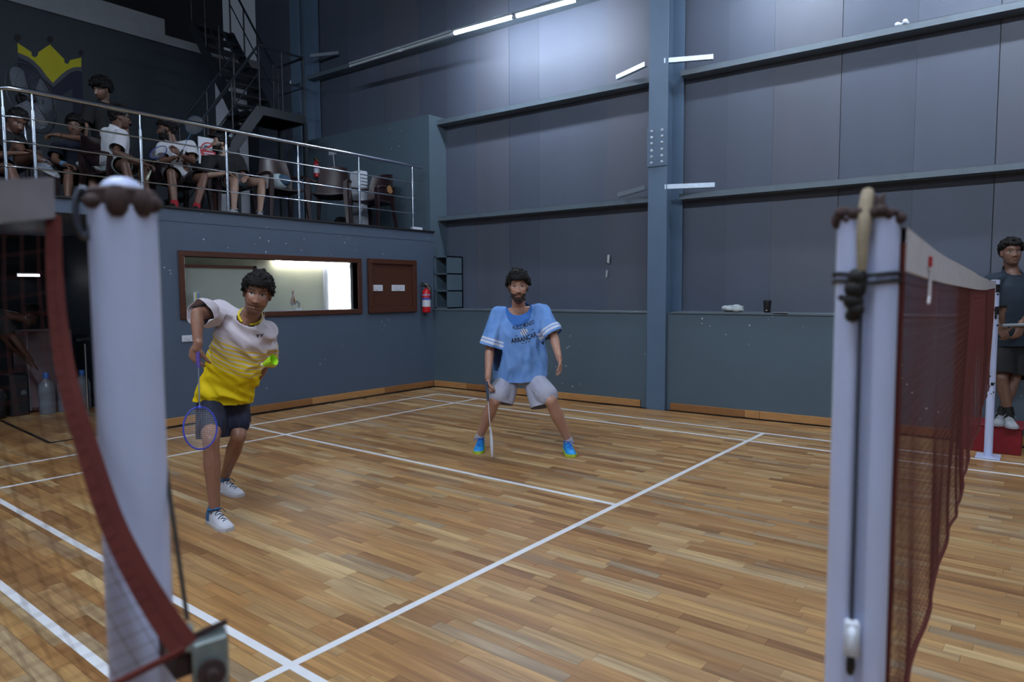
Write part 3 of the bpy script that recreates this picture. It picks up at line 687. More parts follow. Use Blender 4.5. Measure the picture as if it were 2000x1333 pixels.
# items on the ledge
def ledge_pt(px, X=6.86): q = atX(px, 600, X); return V(wx(X - (7.3 - q[1])*SH, q[1]), q[1], 1.222)
q = ledge_pt(1433, 6.86); b = MB(); rg = random.Random(5)
for k in range(16): b.ball(q + V(rg.uniform(-.05, .05), rg.uniform(-.09, .09), .03 + rg.uniform(-.01, .03)), rg.uniform(.022, .04), 10, 7, (1, 1.4, .8))
b.ball(q + V(0, .11, .015), .02, 8, 6, (1, 1.4, .7)); b.ball(q + V(-.02, -.04, .06), .04, 12, 8, (1, 1.4, .8))
tw = b.build('crumpled_towel', mat('towel_white', '#aab4b8', .9, var=.2, scale=40, bump=.4, bscale=160)); tag(tw, 'crumpled white towel lying on the wall ledge', 'towel')
def remesh_obj(o, vox, it=2):
    md = o.modifiers.new('r', 'REMESH'); md.mode = 'VOXEL'; md.voxel_size = vox; md.use_smooth_shade = True
    ms = o.modifiers.new('s', 'SMOOTH'); ms.iterations = it; ms.factor = .5
remesh_obj(tw, .006, 3)
q = ledge_pt(1498.5, 6.84); cp = empty('travel_mug', q, label='black travel mug standing on the wall ledge', cat='mug')
MB().lathe(q, [(.033, 0), (.035, .005), (.042, .115), (.042, .118)], 20).build('body', M_BLACK, cp, smooth=40); MB().lathe(q, [(.044, .118), (.044, .135), (.036, .142)], 20).build('lid', M_DARK, cp, smooth=40)
MB().box(q[0] - .041, q[0] - .037, q[1] - .012, q[1] + .004, .022 + q[2], .030 + q[2]).build('logo_mark', M_WHITE, cp)
q = ledge_pt(1525, 6.80); tag(MB().box(q[0] - .03, q[0] + .03, q[1] - .075, q[1] + .075, 1.222, 1.230).build('phone', mat('phone_grey', '#7f8894', .4), bevel=.002), 'grey phone lying flat on the ledge beside the mug', 'phone')
q = ledge_pt(1652, 6.8); tag(MB().prism([(-.05, 0), (.05, 0), (.035, .05), (.0, .075)], q, V(0, 1, 0), V(0, 0, 1), V(.05, 0, 0)).build('green_cap', mat('neon_green', '#8fd05a', .6)), 'neon green item on the ledge behind the near post', 'cap')
q = atX(1760, 45, 6.95); b = MB(); 
for k in range(8): b.ball(V(wx(6.85, q[1]), q[1], 4.158) + V(rg.uniform(-.03, .03), rg.uniform(-.06, .06), rg.uniform(0, .03)), rg.uniform(.015, .028), 8, 6)
fl = b.build('shuttle_fluff', M_WHITE); tag(fl, 'lump of white fluff lying on the middle girt', 'fluff'); remesh_obj(fl, .006, 2)
# bare patches where paint came away
def patch(pts, fn, label, depth):
    tag(MB().prism(pts, *fn).build('plaster_patch', mat('bare_plaster', '#a9afb4', .9)), label, 'patch', 'bare paint patches')
q = atX(1189, 498, 7.06); patch([(-.015, 0), (.02, .0), (.01, -.12), (-.02, -.10)], (q + V(-.012, 0, 0), V(0, -1, 0), V(0, 0, 1), V(.012, 0, 0)), 'upper white scuff on the sheet wall left of the column', 0)
q = atX(1186, 528, 7.06); patch([(-.01, 0), (.012, .0), (.004, -.09), (-.018, -.10)], (q + V(-.012, 0, 0), V(0, -1, 0), V(0, 0, 1), V(.012, 0, 0)), 'lower white scuff on the sheet wall left of the column', 0)
q = atX(541, 290, 6.6); 
# small camera on the end of the upper girt
q = atX(571, 160, 6.7); cm = empty('security_camera', q, label='small white security camera on the end of the upper girt', cat='camera')
MB().obox(q, unit(V(-.6, -.6, -.5))*.06, V(.028, -.028, 0), V(.01, .01, .03)).build('housing', M_WHITE, cm, bevel=.004); MB().tube([q, q + V(.2, .0, .06), q + V(.3, .0, .08)], .01, 6).build('arm', M_WHITE, cm)

# ================================================================== GALLERY THINGS
# painted crest
def cm_(x, y): q = atY(x/6.06, 40 + y/6.06, GY); return (q[0], q[2])
cr = empty('painted_crest', (*[cm_(600, 1130)[0]], GY, cm_(600, 1130)[1]), label='painted letter crest with a yellow crown on the gallery rear wall', cat='mural')
ye = [(205,265),(370,375),(375,420),(415,440),(445,415),(455,375),(590,285),(760,460),(760,500),(800,520),(820,490),(830,470),(960,440),(962,550),(870,555),(790,590),(720,645),(625,740),(560,670),(480,560),(400,480),(330,430),(210,380)]
na = [(215,435),(330,485),(420,560),(520,690),(630,790),(720,710),(830,620),(900,595),(972,605),(985,1130),(865,1130),(858,800),(640,960),(345,720),(350,1130),(225,1130)]
gr = [(210,380),(330,430),(400,480),(480,560),(560,670),(625,740),(720,645),(790,590),(870,555),(962,550),(972,606),(900,597),(830,622),(720,712),(630,792),(520,692),(420,562),(330,487),(214,437)]
def decal(nm, pts, m, t): MB().prism([cm_(*p) for p in pts], (0, GY - .001, 0), V(1, 0, 0), V(0, 0, 1), V(0, -t, 0)).build(nm, m, cr)
decal('crown', ye, mat('crown_yellow', '#b5b012', .6), .004); decal('letter', na, mat('crest_navy', '#0b1030', .6), .004); decal('outline', gr, mat('crest_grey', '#4a5058', .6), .003)
for cx, cy, r in ((205, 205, 40), (590, 225, 38), (957, 385, 33)): decal('crown_ball', [(cx + r*math.cos(q), cy + r*1.05*math.sin(q)) for q in [2*math.pi*k/20 for k in range(20)]], mat('crest_black', '#0a0c12', .6), .004)

# brown plastic chair (local: faces -Y, floor at z = 0)
M_CHAIR = mat('chair_brown', '#281a1d', .38, var=.12, scale=8)
def make_chair(m=None):
    m = m or M_CHAIR
    c = empty('plastic_chair')
    b = MB(); n = 7
    g = [[(-.22 + .44*i/n, -.23 + .44*j/n, .425 + .018*((2*i/n - 1)**2) - .02*(j/n) + .0) for i in range(n + 1)] for j in range(n + 1)]
    vs = [p for r in g for p in r]; k = (n + 1)**2; vs += [(x, y, z - .018) for x, y, z in vs]
    fs = [(j*(n+1)+i, j*(n+1)+i+1, (j+1)*(n+1)+i+1, (j+1)*(n+1)+i) for j in range(n) for i in range(n)]; fs += [tuple(q + k for q in f[::-1]) for f in fs]
    e = [i for i in range(n + 1)] + [j*(n+1)+n for j in range(1, n + 1)] + [n*(n+1)+i for i in range(n - 1, -1, -1)] + [j*(n+1) for j in range(n - 1, 0, -1)]
    fs += [(e[(i+1) % len(e)], e[i], e[i] + k, e[(i+1) % len(e)] + k) for i in range(len(e))]
    b.add(vs, fs); b.build('seat', m, c, smooth=40, local=True)
    b = MB(); nu, nv = 10, 8; vs = []
    for j in range(nv + 1):
        v = j/nv; hw = .215 + .015*math.sin(math.pi*v) - .03*v*v
        for i in range(nu + 1):
            u = 2*i/nu - 1; z = .41 + .45*v + .03*v*(1 - u*u)*(v > .5)
            vs.append((u*hw, .20 + .10*v - .06*u*u, z))
    k = len(vs); vs += [(x, y + .014, z) for x, y, z in vs]; W = nu + 1
    fs = [(j*W+i, j*W+i+1, (j+1)*W+i+1, (j+1)*W+i) for j in range(nv) for i in range(nu)]; fs += [tuple(q + k for q in f[::-1]) for f in fs]
    e = [i for i in range(W)] + [j*W+nu for j in range(1, nv + 1)] + [nv*W+i for i in range(nu - 1, -1, -1)] + [j*W for j in range(nv - 1, 0, -1)]
    fs += [(e[(i+1) % len(e)], e[i], e[i] + k, e[(i+1) % len(e)] + k) for i in range(len(e))]
    b.add(vs, fs); b.build('backrest', m, c, smooth=50, local=True)
    for s in (-1, 1):
        b = MB(); b.tube([(s*.235, .19, .66), (s*.262, .08, .635), (s*.265, -.12, .63), (s*.255, -.22, .61), (s*.245, -.245, .57)], [.018, .022, .024, .024, .02], 8); b.build('armrest', m, c, smooth=60, local=True)
        b = MB(); b.rings([[(s*.245 + s*dx*w + s*ex, -.225 - ey + dy*w, z) for dx, dy in ((-1, -.8), (1, -.8), (1, .8), (-1, .8))] for z, w, ex, ey in ((0, .018, .03, .03), (.42, .03, 0, 0), (.60, .022, .003, .02))]); b.build('leg', m, c, smooth=35, local=True)
        b = MB(); b.rings([[(s*.215 + s*dx*w + s*ex, .20 + ey + dy*w, z) for dx, dy in ((-1, -.8), (1, -.8), (1, .8), (-1, .8))] for z, w, ex, ey in ((0, .018, .03, .07), (.42, .03, 0, 0), (.66, .02, .01, .02))]); b.build('leg', m, c, smooth=35, local=True)
    return c
chair0 = make_chair()
def put_chair(x, y, rz, label, z=2.42, first=[True]):
    c = chair0 if first[0] else copy_tree(chair0); first[0] = False
    c.location = (x, y, z); c.rotation_euler = (0, 0, rz); tag(c, label, 'chair', 'brown plastic chairs on the gallery'); return c
q = atY(560, 425, 7.85); put_chair(q[0], 7.95, -.15, 'brown plastic chair holding the white and blue ball bag')
q = atY(652, 436, 7.75); put_chair(q[0], 7.80, -.85, 'tall empty brown plastic chair beside the tower cooler')
c2 = atY(738, 441, 7.78); put_chair(c2[0], 7.88, -1.35, 'brown plastic chair with a peeled patch beside the corner rail post')
b = MB(); b.prism([(-.05, .0), (.0, -.03), (.05, .0), (.03, .07), (-.01, .10), (-.06, .06)], V(c2[0] + .08, 7.58, 2.98), V(1, 0, 0), V(0, 0, 1), V(0, .012, 0)); tag(b.build('torn_sack', mat('sack_brown', '#8a6440', .85, var=.5, scale=40)), 'torn tan cloth hanging on the last chair beside the railing end', 'cloth')
# ball bag on the chair
q = atY(548, 372, 7.85); bg = empty('ball_bag', (q[0], 7.9, 2.845), label='white and blue drawstring bag lying on a chair', cat='bag')
MB().ball((q[0], 7.9, 2.955), .115, 18, 12, (1.15, .9, .95)).build('bag_body', mat('bag_white', '#9fb0b8', .7, var=.2, scale=14), bg, smooth=60); MB().ball((q[0] + .04, 7.86, 2.975), .10, 16, 10, (1.1, .85, .8)).build('bag_panel', mat('bag_blue', '#2c4a66', .7), bg, smooth=60)
# white cooler and dark bag by the side wall
q = atY(706, 431, 8.35); ac = empty('tower_cooler', (q[0], 8.35, 2.42), label='tall white tower cooler standing behind the tall empty chair', cat='cooler')
MB().box(q[0] - .10, q[0] + .07, 8.25, 8.5, 2.42, 3.38).build('body', M_WHITE, ac, bevel=.02); 
for k in range(5): MB().box(q[0] - .08, q[0] + .05, 8.245, 8.25, 3.05 + k*.05, 3.07 + k*.05).build('louvre', mat('louvre_grey', '#6b7078', .5), ac)
q = V(6.22, 8.8, 2.42); bgd = MB(); 
for k in range(7): bgd.ball((q[0] + rg.uniform(-.14, .14), 8.75 + rg.uniform(-.08, .08), 2.42 + .13 + rg.uniform(-.02, .06)), .13, 10, 8, (1.1, .8, 1))
bo = bgd.build('kit_bag', mat('bag_black', '#0e1116', .8, bump=.2)); tag(bo, 'black kit bag slumped at the end of the gallery', 'bag'); remesh_obj(bo, .012, 3); bo.location.z = 2.425
q = atX(655, 298, 6.6); sp = empty('wall_socket', (wx(6.63, q[1]), q[1], q[2] - .04), label='white socket plate with a dangling wire on the gallery side wall', cat='socket')
sx = wx(6.63, q[1]); MB().box(sx - .014, sx, q[1] - .10, q[1] + .10, q[2] - .045, q[2] + .045).build('cover', M_WHITE, sp, bevel=.003); MB().tube([(sx - .02, q[1] - .03, q[2] - .03), (sx - .03, q[1] - .06, q[2] - .14), (sx - .03, q[1] - .08, q[2] - .32)], .006, 6).build('wire', M_WHITE, sp)
q = atX(541, 292, 6.65); patch([(-.03, .07), (.03, .08), (.035, .0), (.02, -.09), (-.03, -.08), (-.04, .0)], (V(wx(6.63, 10.3) - .004, q[1] if q[1] < 10.3 else 10.3, 3.6), V(0, -1, 0), V(0, 0, 1), V(.006, 0, 0)), 'white bare patch on the gallery wall right of the cap wearer', 0)
# red warning sign on the stair side
q = atY(407, 296, 9.36); sg = empty('warning_sign', (q[0], 9.36, q[2] - .22), label='white notice with a red round prohibition mark beside the man in the cap', cat='sign')
MB().box(q[0] - .15, q[0] + .15, 9.35, 9.362, q[2] - .19, q[2] + .19).build('sheet', M_WHITE, sg)
MB().lathe((q[0], 9.35, q[2]), [(.128, 0), (.128, .003)], 28, axis=(0, -1, 0)).build('red_disc', mat('sign_red', '#b01626', .5), sg)
MB().prism([(.108*math.cos(a), .108*math.sin(a)) for a in np.linspace(.1, math.pi - .1, 14)], (q[0], 9.347, q[2]), V(1, 0, 0), V(0, 0, 1), V(0, -.003, 0)).build('white_field', M_WHITE, sg)
MB().bar((q[0] - .09, 9.343, q[2] + .0), (q[0] + .06, 9.343, q[2] + .10), .004, .03).build('slash', mat('sign_red', ''), sg)
MB().bar((q[0] - .07, 9.344, q[2] + .06), (q[0] + .0, 9.344, q[2] + .06), .003, .035).build('pictogram', mat('sign_blue', '#27405e', .5), sg)
for k, w in enumerate((.08, .07, .05)): MB().box(q[0] - w, q[0] + w, 9.344, 9.347, q[2] - .035 - k*.03, q[2] - .02 - k*.03).build('print_line', M_WHITE, sg)
# pedestal fan
FC = atY(62, 192, 9.4); fn = empty('pedestal_fan', (FC[0], 9.4, 2.42), label='large grey pedestal fan standing behind the railing corner', cat='fan')
fd = unit(V(.55, -.75, .12)); fa = unit(np.cross(fd, (0, 0, 1))); fu = np.cross(fa, fd); FR = .405
def ringp(r, off, n=36): return [FC + fd*off + r*(math.cos(q)*fa + math.sin(q)*fu) for q in [2*math.pi*k/n for k in range(n)]]
M_FANW = mat('fan_wire', '#4b525c', .4, metal=.5)
cg = MB()
cg.tube(ringp(FR, 0), .009, 6, close=True)
for r, o in ((FR*.8, .06), (FR*.5, .085), (FR*.2, .095), (FR*.8, -.06), (FR*.5, -.085)): cg.tube(ringp(r, o), .003, 4, close=True)
for k in range(48):
    q = 2*math.pi*k/48; e = math.cos(q)*fa + math.sin(q)*fu
    for sg_ in (1, -1): cg.tube([FC + e*FR, FC + e*FR*.8 + fd*.06*sg_, FC + e*FR*.5 + fd*.085*sg_, FC + e*.05 + fd*.095*sg_], .0016, 3, cap=False)
cg.build('cage', M_FANW, fn, smooth=60)
M_BLADE = mat('fan_blade', '#6c727c', .35, var=.1)
for k in range(3):
    b = MB(); q0 = 2*math.pi*k/3; top = []; bot = []
    for j in range(9):
        t = j/8; q = q0 + 1.55*t; e = math.cos(q)*fa + math.sin(q)*fu; R2 = FR*(.80 + .12*math.sin(math.pi*t)); z = .035 - .07*t
        top += [FC + e*.05 + fd*z*.4, FC + e*R2 + fd*z]
    vs = top + [p - fd*.004 for p in top]; nn = len(top); fs = [(2*j, 2*j+1, 2*j+3, 2*j+2) for j in range(8)]; fs += [tuple(i + nn for i in f[::-1]) for f in fs]
    b.add(vs, fs); b.build('blade', M_BLADE, fn, smooth=60)
MB().lathe(FC - fd*.02, [(.06, -.14), (.085, -.10), (.085, 0), (.04, .05), (.03, .06)], 16, axis=fd).build('motor', M_DARK, fn, smooth=50)
MB().tube([FC - fd*.1 - V(0, 0, .05), FC - fd*.1 - V(0, 0, .16)], .028, 10).build('yoke', M_DARK, fn, smooth=50)
pb_ = FC - fd*.1; MB().tube([pb_ - V(0, 0, .16), pb_ - V(0, 0, .50)], .017, 10).build('inner_pole', M_CHROME, fn, smooth=50); MB().tube([pb_ - V(0, 0, .50), V(pb_[0], pb_[1], 2.44)], .026, 10).build('outer_pole', M_DARK, fn, smooth=50)
MB().lathe((pb_[0], pb_[1], 2.42), [(.26, 0), (.26, .02), (.05, .05)], 24).build('base', M_DARK, fn, smooth=40)

# ================================================================== LOBBY THINGS
def lb(px, py, Y): return atY(px, py, Y)
fr_ = empty('white_cabinet', (1.95, 9.75, 0), label='white fridge like cabinet in the dark lobby', cat='cabinet')
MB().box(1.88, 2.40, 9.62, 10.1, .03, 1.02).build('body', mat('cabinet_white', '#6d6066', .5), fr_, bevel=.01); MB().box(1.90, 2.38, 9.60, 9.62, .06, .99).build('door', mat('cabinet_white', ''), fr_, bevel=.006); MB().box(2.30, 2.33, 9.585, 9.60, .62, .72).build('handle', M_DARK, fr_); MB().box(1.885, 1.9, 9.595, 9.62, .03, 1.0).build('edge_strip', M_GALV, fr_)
M_JUG = mat('jug_plastic', '#7f8894', .25, var=.1, alpha=.75); M_CAPB = mat('cap_blue', '#2a62b0', .5)
for k, x in enumerate((2.02, 2.22, 2.42)):
    j = empty('water_jug', (x, 9.42, 0), label=('clear water jug with blue cap nearest the floral bag', 'clear water jug with blue cap between two others in the lobby', 'clear water jug with blue cap nearest the white post')[k], cat='jug', group='water jugs in the lobby')
    MB().lathe((x, 9.42, 0), [(.085, 0), (.092, .02), (.092, .14), (.084, .16), (.092, .18), (.092, .33), (.07, .39), (.028, .43), (.028, .45)], 18).build('body', M_JUG, j, smooth=50); MB().lathe((x, 9.42, 0), [(.034, .44), (.034, .50), (.03, .505)], 14).build('cap', M_CAPB, j, smooth=40)
b = MB(); b.lathe((1.42, 9.5, 0), [(.15, 0), (.19, .06), (.2, .25), (.17, .34), (.1, .36)], 18)
fm = mat('floral_print', '#23262e', .8)
nt, N, L = nodes_of(fm); vo = N.new('ShaderNodeTexVoronoi'); vo.inputs['Scale'].default_value = 11; rr_ = N.new('ShaderNodeValToRGB'); rr_.color_ramp.elements[0].color = (*rgb('#a58a94'), 1); rr_.color_ramp.elements[0].position = .2; rr_.color_ramp.elements[1].color = (*rgb('#23262e'), 1); rr_.color_ramp.elements[1].position = .42
tcn = N.new('ShaderNodeTexCoord'); L.new(tcn.outputs['Object'], vo.inputs['Vector']); L.new(vo.outputs['Distance'], rr_.inputs[0]); L.new(rr_.outputs[0], N['Principled BSDF'].inputs['Base Color'])
fbg = b.build('floral_bag', fm, smooth=60); tag(fbg, 'dark floral patterned bag on the lobby floor', 'bag')
dbx = empty('dark_crate', (1.74, 9.6, 0), label='dark crate between the floral bag and the white cabinet', cat='crate'); MB().box(1.66, 1.85, 9.5, 9.8, 0, .5).build('body', mat('crate_blue', '#1c2026', .5), dbx, bevel=.01); MB().lathe((1.80, 9.5, .28), [(.03, 0), (.03, .003)], 16, axis=(0, -1, 0)).build('logo_disc', mat('logo_grey', '#53585f', .6), dbx)
hr = empty('lobby_handrail', (2.35, 8.8, 0), label='short chrome handrail beside the lobby partition', cat='handrail')
q = atY(150, 664, 8.8); MB().tube([q, q + V(.12, .0, .0), q + V(.5, .3, -.02)], .018, 8).build('rail', M_CHROME, hr, smooth=60); q = atY(166, 672, 8.8); MB().tube([(q[0], 8.8, 0), (q[0], 8.8, q[2])], .014, 8).build('post', M_CHROME, hr, smooth=60)
lg = empty('lobby_reflection', atY(57, 538, 10.3), label='small glowing strip standing in for a light reflection in the dark lobby', cat='lamp'); q = atY(57, 538, 10.3)  # no lamp here: a glowing strip stands in for a light reflection
MB().box(q[0] - .12, q[0] + .12, 10.3, 10.33, q[2] - .015, q[2] + .015).build('glow', mat('reflection_glow', '#ffffff', .4, emit=(.85, .88, 1), estr=2.2), lg); MB().box(q[0] - .13, q[0] + .13, 10.33, 10.36, q[2] - .02, q[2] + .03).build('housing', M_DARK, lg); MB().box(q[0] - .02, q[0] + .02, 10.36, 10.47, q[2] - .01, q[2] + .02).build('arm', M_DARK, lg)  # emissive strip imitates the reflection; its housing and arm are made up
# red step box at the far post
rb = empty('red_step_box', (6.62, .1, 0), label='red painted wooden step box against the wall behind the far net post', cat='box')
M_REDB = mat('red_box', '#7d0c1c', .45, var=.25, scale=10); M_REDT = mat('red_box_top', '#8a2230', .5, var=.3, scale=12)
MB().box(6.43, 6.84, -.125, .34, 0.0, .235).build('body', M_REDB, rb, bevel=.004); MB().box(6.42, 6.84, -.135, .35, .235, .25).build('top', M_REDT, rb, bevel=.003)
# ================================================================== PEOPLE
def eval_arrays(o):
    dg = bpy.context.evaluated_depsgraph_get(); me = o.evaluated_get(dg).to_mesh()
    n = len(me.vertices); v = np.empty(n*3); me.vertices.foreach_get('co', v)
    f = [tuple(p.vertices) for p in me.polygons]; o.evaluated_get(dg).to_mesh_clear(); return v.reshape(-1, 3), f
def remesh(mb, vox, it=3, lam=.5):
    """union of overlapping closed shapes as one continuous smooth surface"""
    me = bpy.data.meshes.new('tmp'); me.from_pydata(mb.v, [], mb.f); me.update()
    o = bpy.data.objects.new('tmp', me); COL.objects.link(o)
    md = o.modifiers.new('r', 'REMESH'); md.mode = 'VOXEL'; md.voxel_size = vox
    v, f = eval_arrays(o); bpy.data.objects.remove(o); bpy.data.meshes.remove(me)
    return lap(v, f, it, lam), f
def lap(v, f, it, lam=.5):
    e = set()
    for p in f:
        for i in range(len(p)):
            a, b = p[i], p[(i+1) % len(p)]; e.add((a, b) if a < b else (b, a))
    e = np.array(list(e)); cnt = np.bincount(e.ravel(), minlength=len(v)).astype(float)
    for _ in range(it):
        s = np.zeros_like(v)
        for k in range(3): s[:, k] = np.bincount(e[:, 0], v[e[:, 1], k], len(v)) + np.bincount(e[:, 1], v[e[:, 0], k], len(v))
        v = v + lam*(s/np.maximum(cnt, 1)[:, None] - v)
    return v
def mesh_obj(name, v, f, m, parent=None, origin=None, attrs=None, smooth=True, subsurf=0):
    off = np.array(wloc(parent)) if parent is not None else np.asarray(origin, float)
    me = bpy.data.meshes.new(name); me.from_pydata((v - off).tolist(), [], f); me.update()
    if attrs:
        for k, (typ, arr) in attrs.items():
            a = me.attributes.new(k, typ, 'POINT')
            if typ == 'FLOAT_COLOR': a.data.foreach_set('color', np.c_[arr, np.ones(len(arr))].ravel())
            elif typ == 'FLOAT_VECTOR': a.data.foreach_set('vector', np.asarray(arr, float).ravel())
            else: a.data.foreach_set('value', np.asarray(arr, float))
    if smooth: setsmooth(me)
    return link_mesh(name, me, m, parent, Vector(off) if parent is None else None)
def ellipsoid(b, c, a1, a2, a3, n=16, m=10):
    c, a1, a2, a3 = [np.asarray(q, float) for q in (c, a1, a2, a3)]; rs = []
    if np.dot(np.cross(a1, a2), a3) < 0: a1 = -a1
    for i in range(1, m):
        th = math.pi*i/m; rs.append([c + math.sin(th)*(math.cos(q)*a1 + math.sin(q)*a2) - math.cos(th)*a3 for q in [2*math.pi*k/n for k in range(n)]])
    b.rings(rs)
def limb(b, pts, rad, n=12):
    """tapered limb: rounded at every joint"""
    for i in range(len(pts) - 1):
        p0, p1 = np.array(pts[i], float), np.array(pts[i+1], float); b.tube([p0, p1], [rad[i], rad[i+1]], n)
    for p, r in zip(pts, rad): b.ball(p, r, 12, 8)
def lerp(a, b, t): return np.asarray(a, float)*(1 - t) + np.asarray(b, float)*t
def lean_loft(b, base, up, right, fwd, secs, n=24, p=2.4):
    rs = []
    for h, hw, fr, bk, off in secs:
        c = base + up*h + fwd*off; ring = []
        for k in range(n):
            q = 2*math.pi*k/n; cx, sy = math.cos(q), math.sin(q)
            x = math.copysign(abs(cx)**(2/p), cx)*hw; y = math.copysign(abs(sy)**(2/p), sy)*(fr if sy > 0 else bk)
            ring.append(c + right*x + fwd*y)
        rs.append(ring)
    b.rings(rs)
def skin_material():
    m = bpy.data.materials.new('skin'); nt, N, L = nodes_of(m); b = N['Principled BSDF']
    a = N.new('ShaderNodeAttribute'); a.attribute_name = 'Col'; nz = N.new('ShaderNodeTexNoise'); nz.inputs['Scale'].default_value = 45; nz.inputs['Detail'].default_value = 5
    mx = N.new('ShaderNodeMix'); mx.data_type = 'RGBA'; mx.blend_type = 'MULTIPLY'; mx.inputs[0].default_value = .35
    rp = N.new('ShaderNodeValToRGB'); rp.color_ramp.elements[0].position = .35; rp.color_ramp.elements[0].color = (.7, .66, .64, 1); rp.color_ramp.elements[1].position = .65; rp.color_ramp.elements[1].color = (1, 1, 1, 1)
    L.new(nz.outputs['Fac'], rp.inputs[0]); L.new(a.outputs['Color'], mx.inputs[6]); L.new(rp.outputs[0], mx.inputs[7]); L.new(mx.outputs[2], b.inputs['Base Color'])
    b.inputs['Roughness'].default_value = .42; b.inputs['Specular IOR Level'].default_value = .45
    b.inputs['Subsurface Weight'].default_value = .0
    return m
M_SKIN = skin_material()
def hand(b, wr, d, nrm, thumb, curl=.35, k=1., spread=.0):
    """palm, four unequal bent fingers and a thumb leaving the side of the palm; nrm = palm side, thumb = thumb side"""
    d, nrm, thumb = unit(d), unit(nrm), unit(thumb); wr = np.asarray(wr, float)
    ellipsoid(b, wr + d*.048*k, d*.058*k, thumb*.041*k, nrm*.0155*k)
    limb(b, [wr - d*.02, wr + d*.02], [.026*k, .024*k])
    for i, (o, L, r) in enumerate(((.030, .074, .0088), (.0095, .082, .0092), (-.011, .076, .0088), (-.030, .060, .0078))):
        p = wr + d*(.088 - .004*abs(i - 1.2))*k + thumb*o*k; dd = unit(d + thumb*spread*(1.3 - i)); pts = [wr + d*.05*k + thumb*o*.9*k, p]; c = curl*(.8 + .12*i)
        for s, fr in enumerate((.46, .30, .24)):
            a = c*(.75 if s == 0 else 1.25); dd = unit(dd*math.cos(a) + nrm*math.sin(a)*1.0 if s == 0 else unit(dd)*math.cos(a) + unit(np.cross(np.cross(dd, nrm), dd))*math.sin(a)); p = p + dd*L*fr*k; pts.append(p)
        limb(b, pts, [r*k*1.05, r*k*1.1, r*k, r*k*.92, r*k*.8], 8)
    t0 = wr + d*.022*k + thumb*.028*k; td = unit(d*.62 + thumb*.72 + nrm*.28); t1 = t0 + td*.040*k; td2 = unit(d*.85 + thumb*.25 + nrm*(.25 + curl*.5)); t2 = t1 + td2*.032*k; t3 = t2 + unit(td2 + nrm*curl*.5)*.025*k
    limb(b, [t0, t1, t2, t3], [.015*k, .0115*k, .0105*k, .0088*k], 8)
def g2(x, z, cx, cz, sx, sz): return np.exp(-((x - cx)/sx)**2 - ((z - cz)/sz)**2)
def sm(a, b, x): t = np.clip((x - a)/(b - a), 0, 1); return t*t*(3 - 2*t)

